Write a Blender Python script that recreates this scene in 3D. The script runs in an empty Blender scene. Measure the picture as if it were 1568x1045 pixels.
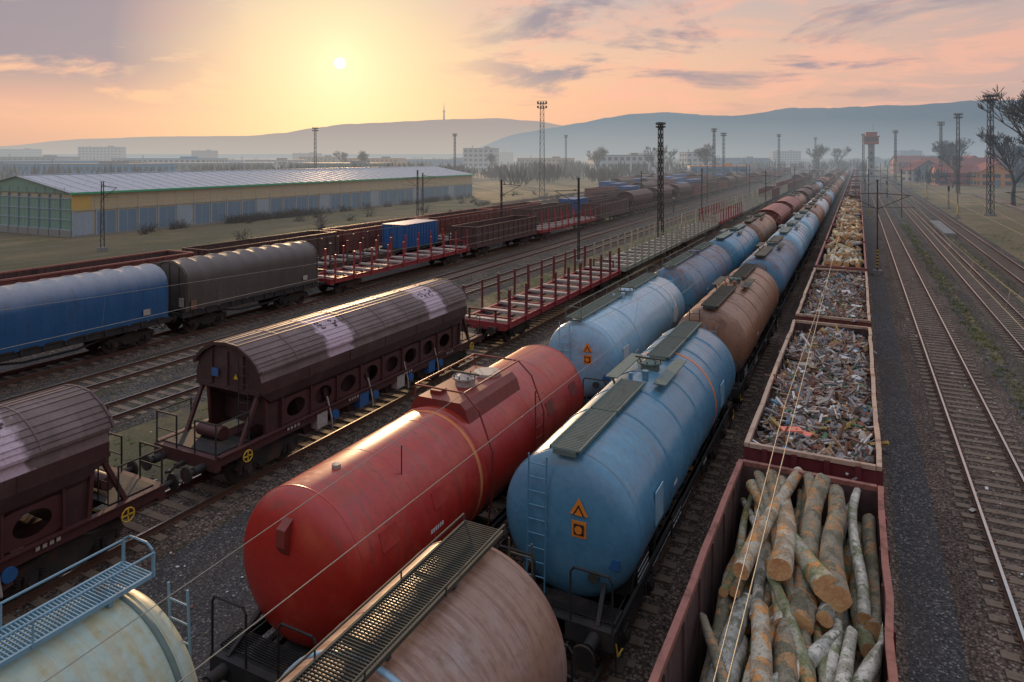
import bpy, math, random
from mathutils import Vector, Matrix, noise
R = random.Random(11)
scn = bpy.context.scene
COL = scn.collection
H = 10.1
YAW = math.atan(530/1045)
SUN = Vector((-.677, .778, 0)).normalized()*math.cos(math.radians(7.56)) + Vector((0,0,math.sin(math.radians(7.56))))

# ---------------------------------------------------------------- node helper
class G:
    def __init__(s, nt): s.nt = nt
    def n(s, t, **k):
        nd = s.nt.nodes.new(t)
        for a, b in k.items(): setattr(nd, a, b)
        return nd
    def put(s, sock, v):
        if isinstance(v, bpy.types.NodeSocket): s.nt.links.new(v, sock)
        else:
            if isinstance(v, (tuple, list)) and len(v) == 3 and sock.type == 'RGBA': v = (*v, 1)
            sock.default_value = v
    def math(s, op, a, b=0.0, c=0.0, clamp=False):
        nd = s.n('ShaderNodeMath', operation=op); nd.use_clamp = clamp
        s.put(nd.inputs[0], a); s.put(nd.inputs[1], b); s.put(nd.inputs[2], c)
        return nd.outputs[0]
    def vm(s, op, a, b=(0,0,0), out=0):
        nd = s.n('ShaderNodeVectorMath', operation=op)
        s.put(nd.inputs[0], a); s.put(nd.inputs[1], b)
        return nd.outputs[out]
    def mix(s, f, a, b, blend='MIX'):
        nd = s.n('ShaderNodeMix', data_type='RGBA', blend_type=blend)
        s.put(nd.inputs[0], f); s.put(nd.inputs[6], a); s.put(nd.inputs[7], b)
        return nd.outputs[2]
    def rng(s, v, a, b, c=0.0, d=1.0, smooth=False):
        nd = s.n('ShaderNodeMapRange'); nd.clamp = True
        if smooth: nd.interpolation_type = 'SMOOTHSTEP'
        for i, x in enumerate((v, a, b, c, d)): s.put(nd.inputs[i], x)
        return nd.outputs[0]
    def ramp(s, f, stops):
        nd = s.n('ShaderNodeValToRGB'); s.put(nd.inputs[0], f)
        e = nd.color_ramp.elements
        while len(e) < len(stops): e.new(.5)
        for el, (p, c) in zip(e, stops):
            el.position = p; el.color = (*c, 1) if isinstance(c, tuple) else (c, c, c, 1)
        return nd.outputs[0]
    def noise(s, vec, sc, det=3, rough=.55, dist=0.0, out=0):
        nd = s.n('ShaderNodeTexNoise'); s.put(nd.inputs['Vector'], vec)
        nd.inputs['Scale'].default_value = sc; nd.inputs['Detail'].default_value = det
        nd.inputs['Roughness'].default_value = rough; nd.inputs['Distortion'].default_value = dist
        return nd.outputs[out]
    def voro(s, vec, sc, feat='F1'):
        nd = s.n('ShaderNodeTexVoronoi', feature=feat); s.put(nd.inputs['Vector'], vec)
        nd.inputs['Scale'].default_value = sc
        return nd
    def sep(s, v):
        nd = s.n('ShaderNodeSeparateXYZ'); s.put(nd.inputs[0], v); return nd.outputs
    def comb(s, x, y, z):
        nd = s.n('ShaderNodeCombineXYZ'); s.put(nd.inputs[0], x); s.put(nd.inputs[1], y); s.put(nd.inputs[2], z)
        return nd.outputs[0]

# ---------------------------------------------------------------- haze painted into materials: glow colour mixed in with distance
hz = bpy.data.node_groups.new('PaintedHaze', 'ShaderNodeTree')
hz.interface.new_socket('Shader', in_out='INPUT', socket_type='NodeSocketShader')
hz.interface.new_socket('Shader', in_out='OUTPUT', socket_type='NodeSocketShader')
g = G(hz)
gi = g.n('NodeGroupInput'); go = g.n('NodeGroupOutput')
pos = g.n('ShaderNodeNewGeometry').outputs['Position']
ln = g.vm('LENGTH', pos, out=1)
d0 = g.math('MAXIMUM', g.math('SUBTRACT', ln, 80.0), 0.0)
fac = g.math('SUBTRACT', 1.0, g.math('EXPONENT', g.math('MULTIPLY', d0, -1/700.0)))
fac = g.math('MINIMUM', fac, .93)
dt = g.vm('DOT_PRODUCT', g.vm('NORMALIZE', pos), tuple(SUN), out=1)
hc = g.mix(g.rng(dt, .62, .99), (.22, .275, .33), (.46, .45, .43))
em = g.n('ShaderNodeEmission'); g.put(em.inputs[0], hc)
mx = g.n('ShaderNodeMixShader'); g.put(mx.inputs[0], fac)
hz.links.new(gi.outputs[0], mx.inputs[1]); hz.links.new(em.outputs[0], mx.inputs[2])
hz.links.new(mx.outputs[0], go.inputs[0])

def newmat(name):
    m = bpy.data.materials.new(name); m.use_nodes = True
    m.node_tree.nodes.clear()
    m.cycles.emission_sampling = 'NONE'
    return m, G(m.node_tree)
def finish(m, g, col, rough=.6, metal=0.0, bump=None, bstr=.3, bdist=.02, spec=.5):
    b = g.n('ShaderNodeBsdfPrincipled')
    g.put(b.inputs['Base Color'], col); g.put(b.inputs['Roughness'], rough); g.put(b.inputs['Metallic'], metal)
    b.inputs['Specular IOR Level'].default_value = spec
    if bump is not None:
        bn = g.n('ShaderNodeBump'); bn.inputs['Strength'].default_value = bstr; bn.inputs['Distance'].default_value = bdist
        g.put(bn.inputs['Height'], bump); g.nt.links.new(bn.outputs[0], b.inputs['Normal'])
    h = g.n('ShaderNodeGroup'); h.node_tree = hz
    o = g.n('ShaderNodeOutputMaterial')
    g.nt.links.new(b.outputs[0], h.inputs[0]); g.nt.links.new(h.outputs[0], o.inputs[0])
    return m

def ocoord(g):
    tc = g.n('ShaderNodeTexCoord').outputs['Object']
    r = g.n('ShaderNodeObjectInfo').outputs['Random']
    return tc, g.vm('ADD', tc, g.comb(g.math('MULTIPLY', r, 37.0), g.math('MULTIPLY', r, 91.0), g.math('MULTIPLY', r, 13.0))), r

def paint(name, col, rough=.45, metal=0.0, dirt=(.10,.06,.04), amt=.5, streak=True, spec=.5, light=None, var=.12, crest=0.0, bstr=0, low=None, runs=None, rk=.72):
    """weathered paint: streaks down the sides, blotches, rust runs from the walkway, faded or dusty patches"""
    m, g = newmat(name)
    tc, v, r = ocoord(g)
    vs = g.vm('MULTIPLY', v, (1.6, 3.6, .30) if streak else (1, 1, 1))
    n1 = g.noise(vs, 1.6, 4, .65)
    n3 = g.noise(v, 7.0, 3, .65)
    n2 = g.noise(v, .55, 4, .6) if (light or streak) else n1
    f = g.math('ADD', g.math('MULTIPLY', n1, .6), g.math('ADD', g.math('MULTIPLY', n2, .4), g.math('MULTIPLY', n3, .18)))
    f = g.rng(f, .72-.22*amt, .95-.22*amt, smooth=True)
    c = g.mix(g.rng(n2, .3, .7), col, tuple(min(1, x*(1+var)+.01) for x in col))
    if light: c = g.mix(g.rng(g.noise(v, 1.1, 4, .62), .50, .68, 0, .7), c, light)
    c = g.mix(g.math('MULTIPLY', f, min(1, .45+amt*.5)), c, dirt)
    z = g.sep(tc)[2] if (crest or low or runs) else None
    if crest:
        c = g.mix(g.math('MULTIPLY', g.rng(g.math('ADD', z, g.math('MULTIPLY', n3, .5)), 3.4, 4.3), crest), c, (.45,.42,.38))
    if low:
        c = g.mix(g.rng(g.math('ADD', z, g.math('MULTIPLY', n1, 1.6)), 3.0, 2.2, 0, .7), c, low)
    if runs:
        nr = g.noise(g.vm('MULTIPLY', v, (.5, 5.5, .22)), 1.5, 4, .7)
        k = g.math('ADD', g.math('MULTIPLY', g.rng(z, 1.6, 4.2), .30), nr)
        c = g.mix(g.rng(k, .74, .86, 0, rk, smooth=True), c, runs)
    c = g.mix(g.rng(n3, .45, .75, 0, .25), c, tuple(x*.35 for x in col))
    rr = g.math('ADD', rough, g.math('MULTIPLY', f, .3), clamp=True)
    return finish(m, g, c, rr, metal, g.math('ADD', n3, g.math('MULTIPLY', n1, 1.5)) if bstr else None, bstr, .01, spec)

M = {}
M['frame'] = paint('frame_black', (.018,.016,.015), .7, amt=.6, dirt=(.07,.045,.03), streak=False)
M['bogie'] = paint('bogie_iron', (.022,.017,.014), .75, amt=.8, dirt=(.085,.045,.025), streak=False)
M['wheel'] = paint('wheel_steel', (.06,.045,.035), .5, .3, amt=.5, streak=False)
M['red'] = paint('tank_red', (.37,.020,.011), .30, amt=.46, dirt=(.10,.022,.018), light=(.44,.070,.032), bstr=.05, runs=(.20,.055,.035), rk=.55, spec=.6)
M['red_dark'] = paint('tank_red_dark', (.18,.022,.014), .45, amt=.6)
M['blue'] = paint('tank_blue', (.072,.215,.325), .26, amt=.36, dirt=(.06,.11,.13), light=(.12,.29,.40), bstr=.04, runs=(.11,.16,.17), rk=.5, spec=.7)
M['bluelight'] = paint('tank_pale_blue', (.23,.41,.52), .26, amt=.36, dirt=(.13,.19,.21), light=(.38,.51,.59), bstr=.04, runs=(.24,.24,.22), rk=.5, spec=.7)
M['cream'] = paint('tank_grey_green', (.31,.40,.34), .36, amt=.75, dirt=(.38,.32,.14), light=(.42,.46,.32), bstr=.05, runs=(.38,.30,.14), rk=.40)
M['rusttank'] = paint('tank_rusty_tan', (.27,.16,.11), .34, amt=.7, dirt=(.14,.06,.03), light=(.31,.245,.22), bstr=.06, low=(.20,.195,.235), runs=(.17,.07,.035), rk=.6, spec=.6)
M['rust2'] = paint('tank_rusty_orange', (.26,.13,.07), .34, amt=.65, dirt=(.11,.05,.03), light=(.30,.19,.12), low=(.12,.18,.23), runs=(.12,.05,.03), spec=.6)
M['bluerust'] = paint('tank_blue_rusty', (.09,.22,.33), .38, amt=.95, dirt=(.23,.11,.055), bstr=0, runs=(.2,.09,.05))
M['brown'] = paint('tank_brown', (.17,.075,.045), .40, amt=.6, dirt=(.09,.05,.04), runs=(.24,.12,.06))
M['orangeband'] = paint('orange_band', (.62,.18,.06), .5, amt=.6, dirt=(.4,.28,.2))
M['white'] = paint('white_paint', (.55,.55,.53), .45, amt=.4, dirt=(.3,.24,.18))
M['walk_green'] = paint('walkway_grey_green', (.105,.15,.13), .6, .1, amt=.5, dirt=(.08,.075,.055), streak=False)
M['walk_dark'] = paint('walkway_dark', (.040,.043,.032), .75, 0, amt=.4, streak=False)
M['walk_blue'] = paint('walkway_blue', (.14,.28,.37), .5, 0, amt=.4, streak=False)
M['hop'] = paint('hopper_brown', (.060,.028,.025), .40, amt=.5, dirt=(.03,.018,.016), light=(.10,.055,.05))
M['hop_frame'] = paint('hopper_frame', (.070,.020,.017), .55, amt=.6, dirt=(.03,.02,.018))
M['maroon'] = paint('maroon', (.13,.020,.022), .5, amt=.6, dirt=(.06,.03,.025))
M['gond'] = paint('gondola_red_brown', (.15,.040,.030), .6, amt=.6, dirt=(.08,.035,.025))
M['gond2'] = paint('gondola_faded', (.30,.11,.085), .6, amt=.6, dirt=(.14,.06,.045))
M['gond3'] = paint('gondola_brown', (.085,.045,.035), .6, amt=.6, dirt=(.05,.03,.02))
M['gondin'] = paint('gondola_inside', (.085,.042,.036), .7, amt=.9, dirt=(.04,.025,.02))
M['rim'] = paint('gondola_rim', (.27,.10,.072), .6, amt=.8, dirt=(.11,.045,.032), streak=False)
M['rimpale'] = paint('gondola_rim_pale', (.46,.32,.22), .6, amt=.7, dirt=(.17,.075,.05), streak=False)
M['tarpblue'] = paint('tarp_blue', (.012,.085,.205), .45, amt=.7, dirt=(.02,.04,.07), crest=.6, bstr=.5)
M['tarpbrown'] = paint('tarp_brown', (.075,.055,.045), .6, amt=.5, dirt=(.04,.03,.025), crest=.15, bstr=.6)
M['stake_red'] = paint('stake_red', (.27,.030,.032), .5, amt=.5, dirt=(.13,.03,.027))
M['stake_grey'] = paint('stake_grey', (.30,.30,.22), .6, amt=.5, dirt=(.16,.11,.08))
M['bolster'] = paint('bolster_grey', (.40,.35,.30), .6, amt=.6, dirt=(.2,.12,.09), streak=False)
M['yellow'] = paint('yellow_paint', (.60,.38,.03), .5, amt=.4)
M['bluepart'] = paint('blue_part', (.02,.10,.26), .5, amt=.6)
M['orange'] = paint('placard_orange', (.70,.22,.02), .5, amt=.25, streak=False)
M['black'] = paint('placard_black', (.02,.02,.02), .6, amt=.1, streak=False)
M['mast'] = paint('mast_steel', (.05,.045,.042), .6, .3, amt=.5, dirt=(.08,.045,.03), streak=False)
M['concrete'] = paint('concrete', (.22,.21,.19), .85, amt=.6, dirt=(.12,.11,.09))
M['wire'] = paint('wire_metal', (.30,.28,.22), .45, .5, amt=.1, streak=False)
M['glass'] = paint('window_glass', (.04,.06,.08), .15, 0, amt=.2, streak=False)
M['scrapbase'] = paint('scrap_bed', (.13,.095,.07), .8, amt=.8, dirt=(.06,.04,.03), streak=False)
for i, c in enumerate([(.19,.095,.055), (.27,.25,.24), (.08,.06,.05), (.23,.085,.042), (.66,.65,.62), (.10,.24,.33), (.36,.21,.11), (.42,.37,.30), (.42,.28,.07), (.07,.17,.08)]):
    M['sc%d' % i] = paint('scrap_%d' % i, c, .55, .2 if i == 1 else 0, amt=.5, streak=False)
M['scred'] = paint('scrap_red', (.80,.20,.12), .5, amt=.1)

# hopper roof with pale overspray zones round the filling hatches
m, g = newmat('hopper_roof'); tc, v, r = ocoord(g)
sx = g.sep(tc)
ay = g.math('ABSOLUTE', g.math('SUBTRACT', g.math('ABSOLUTE', g.math('SUBTRACT', sx[1], .6)), 3.1))
nn = g.noise(v, 2.2, 4)
pal = g.rng(g.math('ADD', ay, g.math('MULTIPLY', g.math('SUBTRACT', nn, .5), .8)), .74, .58)
side = g.rng(sx[0], -.3, .2)
c = g.mix(g.rng(g.noise(v, 1.0, 4), .35, .7), (.105,.070,.062), (.18,.125,.115))
c = g.mix(g.rng(g.noise(g.vm('MULTIPLY', v, (.4, 4, .4)), 2, 4, .7), .52, .68, 0, .5), c, (.06,.036,.032))
c = g.mix(g.math('MULTIPLY', g.math('MULTIPLY', pal, side), .85), c, (.52,.40,.45))
c = g.mix(g.rng(g.noise(v, 12, 3), .5, .75, 0, .4), c, (.05,.033,.03))
M['hoproof'] = finish(m, g, c, .5)

def stone(name, stops, sc, mossy=None, bstr=.9):
    m, g = newmat(name)
    tc = g.n('ShaderNodeTexCoord').outputs['Object']
    vo = g.voro(tc, sc)
    rc = g.sep(vo.outputs['Color'])[0]
    c = g.ramp(rc, stops)
    big = g.noise(g.vm('MULTIPLY', tc, (1.0,.25,1)), .8, 4, .6)
    c = g.mix(g.rng(big, .38, .62, 0, .55), c, tuple(x*.6 for x in stops[0][1]))
    if mossy: c = g.mix(g.rng(g.noise(tc, .55, 5, .65), .52, .62, 0, .7), c, mossy)
    c = g.mix(g.rng(vo.outputs['Distance'], .35, .75, 0, .75), c, (.012,.010,.009))
    return finish(m, g, c, .9, 0, g.math('SUBTRACT', 1.0, vo.outputs['Distance']), bstr, .04, .25)
M['ballast'] = stone('ballast', [(0,(.10,.072,.054)), (.4,(.165,.118,.088)), (.75,(.23,.17,.13)), (1,(.36,.29,.24))], 15)
M['ballast2'] = stone('ballast_grassy', [(0,(.09,.075,.06)), (.5,(.15,.12,.092)), (1,(.30,.25,.2))], 15, (.10,.105,.040))
M['sleeper'] = paint('sleeper_wood', (.17,.12,.08), .75, amt=.6, dirt=(.07,.048,.034), streak=False, bstr=.4)
M['sleeper_c'] = paint('sleeper_concrete', (.24,.21,.18), .85, amt=.6, dirt=(.12,.09,.06), streak=False)
M['railside'] = paint('rail_rust', (.11,.052,.03), .7, .2, amt=.5, streak=False)
M['railtop'] = paint('rail_head', (.55,.52,.48), .18, .85, amt=.15, dirt=(.18,.11,.07), streak=False)

# ground
m, g = newmat('ground')
tc = g.n('ShaderNodeTexCoord').outputs['Object']
X, Y, Z = g.sep(tc)
gx = g.ramp(g.rng(X, -110, 90), [(((x+110)/200), val) for x, val in
      [(-110,1),(-54,.98),(-49,.50),(-37,.36),(-29.2,.50),(-23,.66),(-20.8,.55),(-16.5,.12),(-11,.02),(2.4,.04),(5.4,.30),(6.3,.60),(7.5,.35),(10.5,.66),(14,.68),(18,.88),(89,1)]])
vo = g.voro(tc, 22)
rc = g.sep(vo.outputs['Color'])[0]
grav = g.ramp(rc, [(0,(.046,.045,.046)), (.5,(.080,.077,.076)), (.85,(.125,.12,.115)), (1,(.32,.31,.28))])
n5 = g.noise(g.vm('MULTIPLY', tc, (1,.3,1)), .5, 5, .6)
grav = g.mix(g.rng(n5, .4, .65, 0, .55), grav, (.110,.085,.066))
grav = g.mix(g.rng(vo.outputs['Distance'], .4, .8, 0, .6), grav, (.02,.018,.017))
nb = g.noise(tc, .12, 6, .62); nf = g.noise(tc, 2.2, 5, .7); nbl = g.noise(tc, 14, 2, .7)
dry = g.mix(g.rng(nf, .35, .7), (.20,.15,.075), (.31,.24,.13))
dry = g.mix(g.rng(nb, .46, .60, 0, .85), dry, (.115,.125,.042))
dry = g.mix(g.rng(g.noise(g.vm('MULTIPLY', tc, (.06, .02, 1)), 1.0, 4, .6), .47, .58, 0, .7), dry, (.13,.11,.065))
dry = g.mix(g.rng(nbl, .45, .75, 0, .6), dry, (.07,.058,.03))
fg = g.math('ADD', g.math('MULTIPLY', gx, 1.25), g.math('ADD', g.math('MULTIPLY', g.math('SUBTRACT', nb, .5), .9), g.math('MULTIPLY', g.math('SUBTRACT', nf, .5), .9)))
gf = g.rng(fg, .58, .80, smooth=True)
c = g.mix(gf, grav, dry)
hgt = g.math('ADD', g.math('MULTIPLY', vo.outputs['Distance'], -1.0), g.math('MULTIPLY', nbl, 2.0))
M['ground'] = finish(m, g, c, .92, 0, hgt, .7, .03, .25)

def barkmat(name, a, b, c3):
    m, g = newmat(name)
    tc, v, r = ocoord(g)
    n1 = g.noise(v, 2.6, 4, .6); n2 = g.noise(g.vm('ADD', v, (40, 3, 9)), 3.8, 4, .65); n3 = g.noise(v, 22, 3, .7)
    c = g.mix(g.rng(n1, .44, .56), a, b)
    c = g.mix(g.rng(n2, .53, .59), c, c3)
    c = g.mix(g.rng(n3, .5, .72, 0, .75), c, (.04,.032,.022))
    return finish(m, g, c, .8, 0, g.math('ADD', n3, g.math('MULTIPLY', n2, 2)), .7, .02, .3)
BARK = [barkmat('bark_olive', (.19,.21,.10), (.40,.38,.28), (.50,.25,.09)),
        barkmat('bark_grey', (.46,.45,.39), (.22,.22,.16), (.68,.64,.54)),
        barkmat('bark_orange', (.32,.24,.15), (.50,.45,.34), (.62,.29,.09)),
        barkmat('bark_pale', (.66,.62,.52), (.38,.36,.28), (.24,.26,.14)),
        barkmat('bark_pale_mottled', (.58,.53,.42), (.24,.27,.14), (.52,.30,.12)),
        barkmat('bark_dark', (.15,.14,.09), (.27,.24,.17), (.42,.24,.11))]
m, g = newmat('log_end'); tc, v, r = ocoord(g)
c = g.mix(g.rng(g.noise(v, 5, 4), .35, .65), (.62,.36,.15), (.44,.20,.07))
c = g.mix(g.rng(g.noise(v, 25, 3), .5, .7, 0, .5), c, (.70,.54,.34))
LOGEND = finish(m, g, c, .8)

# ---------------------------------------------------------------- mesh builder
class MB:
    def __init__(s): s.v=[]; s.f=[]; s.mi=[]; s.sm=[]; s.mats=[]
    def mat(s, m):
        if isinstance(m, str): m = M[m]
        if m not in s.mats: s.mats.append(m)
        return s.mats.index(m)
    def add(s, vs, fs, m, smooth=False):
        b = len(s.v); k = s.mat(m); s.v.extend(vs)
        for f in fs: s.f.append([b+i for i in f]); s.mi.append(k); s.sm.append(smooth)
    def box(s, c, d, m, rot=None):
        hx, hy, hz_ = d[0]/2, d[1]/2, d[2]/2
        vs = [Vector((x, y, z)) for x in (-hx, hx) for y in (-hy, hy) for z in (-hz_, hz_)]
        if rot is not None: vs = [rot @ v for v in vs]
        cc = Vector(c); vs = [tuple(v+cc) for v in vs]
        s.add(vs, [(0,1,3,2),(4,6,7,5),(0,4,5,1),(2,3,7,6),(0,2,6,4),(1,5,7,3)], m)
    def beam(s, a, b, w, h, m):
        a = Vector(a); b = Vector(b); d = b-a
        q = d.to_track_quat('Y', 'Z').to_matrix()
        s.box((a+b)/2, (w, d.length, h), m, q)
    def cyl(s, a, b, r, m, seg=12, r2=None, caps=True, smooth=True, cm=None):
        a = Vector(a); b = Vector(b); r2 = r if r2 is None else r2
        q = (b-a).to_track_quat('Z', 'Y').to_matrix()
        vs = []
        for p, rr in ((a, r), (b, r2)):
            for i in range(seg):
                t = 2*math.pi*i/seg
                vs.append(tuple(p + q @ Vector((rr*math.cos(t), rr*math.sin(t), 0))))
        s.add(vs, [(i, (i+1) % seg, seg+(i+1) % seg, seg+i) for i in range(seg)], m, smooth)
        if caps:
            s.add(vs[:seg], [tuple(range(seg))[::-1]], cm or m); s.add(vs[seg:], [tuple(range(seg))], cm or m)
    def tube(s, pts, r, m, seg=6):
        for a, b in zip(pts, pts[1:]): s.cyl(a, b, r, m, seg, caps=False)
    def rev(s, prof, zc, m, seg=56, a0=0, a1=2*math.pi, x0=0):
        full = abs(a1-a0-2*math.pi) < 1e-6; n = seg if full else seg+1
        vs = []; fs = []
        for y, r in prof:
            for i in range(n):
                t = a0+(a1-a0)*i/seg
                vs.append((x0+r*math.sin(t), y, zc+r*math.cos(t)))
        for k in range(len(prof)-1):
            for i in range(seg):
                j = (i+1) % n if full else i+1
                fs.append((k*n+i, k*n+j, (k+1)*n+j, (k+1)*n+i))
        s.add(vs, fs, m, True)
    def prism(s, poly, a, b, m, axis='y', smooth=False):
        n = len(poly)
        f = (lambda p, t: (p[0], t, p[1])) if axis == 'y' else ((lambda p, t: (t, p[0], p[1])) if axis == 'x' else (lambda p, t: (p[0], p[1], t)))
        vs = [f(p, a) for p in poly]+[f(p, b) for p in poly]
        s.add(vs, [(i, (i+1) % n, n+(i+1) % n, n+i) for i in range(n)], m, smooth)
        s.add(vs[:n], [tuple(range(n))], m); s.add(vs[n:], [tuple(range(n))[::-1]], m)
    def mesh(s, name):
        me = bpy.data.meshes.new(name)
        me.from_pydata(s.v, [], s.f)
        for m in s.mats: me.materials.append(m)
        me.polygons.foreach_set('material_index', s.mi)
        me.polygons.foreach_set('use_smooth', s.sm)
        me.update()
        return me
def obj(name, me, loc=(0,0,0), rz=0, parent=None, sc=None):
    if isinstance(me, MB): me = me.mesh(name)
    o = bpy.data.objects.new(name, me); o.location = loc; o.rotation_euler[2] = rz
    if sc: o.scale = sc
    if parent: o.parent = parent
    COL.objects.link(o); return o

# ---------------------------------------------------------------- wagon parts
def bogie(mb, y, near=True):
    for sy in (-.9, .9):
        for sx in (-1, 1):
            if near:
                mb.cyl((sx*.69, y+sy, .46), (sx*.80, y+sy, .46), .46, 'wheel', 24)
                mb.cyl((sx*.66, y+sy, .46), (sx*.69, y+sy, .46), .49, 'wheel', 24)
                mb.cyl((sx*.80, y+sy, .46), (sx*.83, y+sy, .46), .16, 'bogie', 12)
            else:
                mb.cyl((sx*.67, y+sy, .46), (sx*.80, y+sy, .46), .47, 'wheel', 12)
            if near:
                mb.box((sx*1.03, y+sy, .47), (.24, .30, .30), 'bogie')
                mb.cyl((sx*1.1, y+sy, .47), (sx*1.2, y+sy, .47), .11, 'bogie', 10)
                for k in (-.26, .26):
                    for q in range(4):
                        mb.cyl((sx*1.04, y+sy+k, .40+q*.07), (sx*1.04, y+sy+k, .44+q*.07), .085, 'bogie', 8)
        mb.cyl((-.7, y+sy, .46), (.7, y+sy, .46), .08, 'bogie', 8, caps=False)
    prof = [(-1.35,.62),(-1.2,.80),(-.5,.82),(-.3,.92),(.3,.92),(.5,.82),(1.2,.80),(1.35,.62),(1.25,.52),(.62,.60),(.38,.34),(-.38,.34),(-.62,.60),(-1.25,.52)]
    for sx in (-1, 1):
        a, b = (sx*.95, sx*1.08)
        mb.prism([(y+p[0], p[1]) for p in prof], min(a, b), max(a, b), 'bogie', 'x')
    mb.box((0, y, .66), (1.9, .5, .3), 'bogie')
    if near:
        for s_ in (-1.33, 1.33): mb.box((0, y+s_, .68), (1.9, .09, .12), 'bogie')

def buffers(mb, L, near=True, m='frame'):
    for s_ in (-1, 1):
        y = s_*L/2
        for x in (-.875, .875):
            mb.cyl((x, y, 1.05), (x, y+s_*.36, 1.05), .12, m, 12 if near else 8)
            mb.cyl((x, y+s_*.30, 1.05), (x, y+s_*.56, 1.05), .075, 'bogie', 10 if near else 6)
            mb.cyl((x, y+s_*.56, 1.05), (x, y+s_*.61, 1.05), .23, 'bogie', 18 if near else 8)
        if near:
            mb.box((0, y+s_*.14, 1.0), (.16, .28, .12), 'bogie')
            mb.tube([(0, y+s_*.28, 1.0), (0, y+s_*.45, .92), (0, y+s_*.6, .95)], .04, 'bogie')
            for hx in (-.35, .35):
                mb.tube([(hx, y+s_*.05, .85), (hx, y+s_*.2, .70), (hx*.8, y+s_*.42, .45), (hx*.8, y+s_*.6, .55)], .022, 'bogie')

def ladder(mb, p, axis, h, m, w=.4, step=.28, lean=(0,0)):
    dx, dy = (w/2, 0) if axis == 'x' else (0, w/2)
    top = (p[0]+lean[0], p[1]+lean[1], p[2]+h)
    for s_ in (-1, 1):
        mb.cyl((p[0]+s_*dx, p[1]+s_*dy, p[2]), (top[0]+s_*dx, top[1]+s_*dy, top[2]), .018, m, 6)
    n = int(h/step)
    for i in range(1, n+1):
        t = i*step/h; c = (p[0]+lean[0]*t, p[1]+lean[1]*t, p[2]+i*step)
        mb.cyl((c[0]-dx, c[1]-dy, c[2]), (c[0]+dx, c[1]+dy, c[2]), .013, m, 5, caps=False)

def grating(mb, x0, x1, y0, y1, z, m, near=True, step=.05):
    w = x1-x0
    for x in (x0, x1): mb.box((x, (y0+y1)/2, z), (.035, y1-y0, .06), m)
    n = int((y1-y0)/step)
    for i in range(n+1):
        mb.box(((x0+x1)/2, y0+(y1-y0)*i/n, z+.01), (w-.037, .014, .025), m)
    k = max(2, int(w/.06))
    for i in range(1, k): mb.box((x0+w*i/k, (y0+y1)/2, z-.012), (.012, y1-y0-.02, .014), m)
    for i in range(int((y1-y0)/1.5)+1):
        mb.box(((x0+x1)/2, min(y1, y0+i*1.5), z-.07), (w, .06, .06), m)

def hatch(mb, y, z, m, r=.27):
    mb.cyl((0, y, z-.12), (0, y, z+.16), r, m, 24)
    mb.cyl((0, y, z+.16), (0, y, z+.20), r+.07, m, 24)
    mb.cyl((0, y, z+.20), (0, y, z+.26), r*.8, m, 20, r2=r*.4)
    for i in range(8):
        t = i*math.pi/4
        mb.cyl(((r+.03)*math.cos(t), y+(r+.03)*math.sin(t), z+.13), ((r+.03)*math.cos(t), y+(r+.03)*math.sin(t), z+.25), .022, 'walk_dark', 6)
    mb.beam((-r-.15, y, z+.28), (r+.15, y, z+.28), .05, .04, 'walk_dark')

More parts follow.
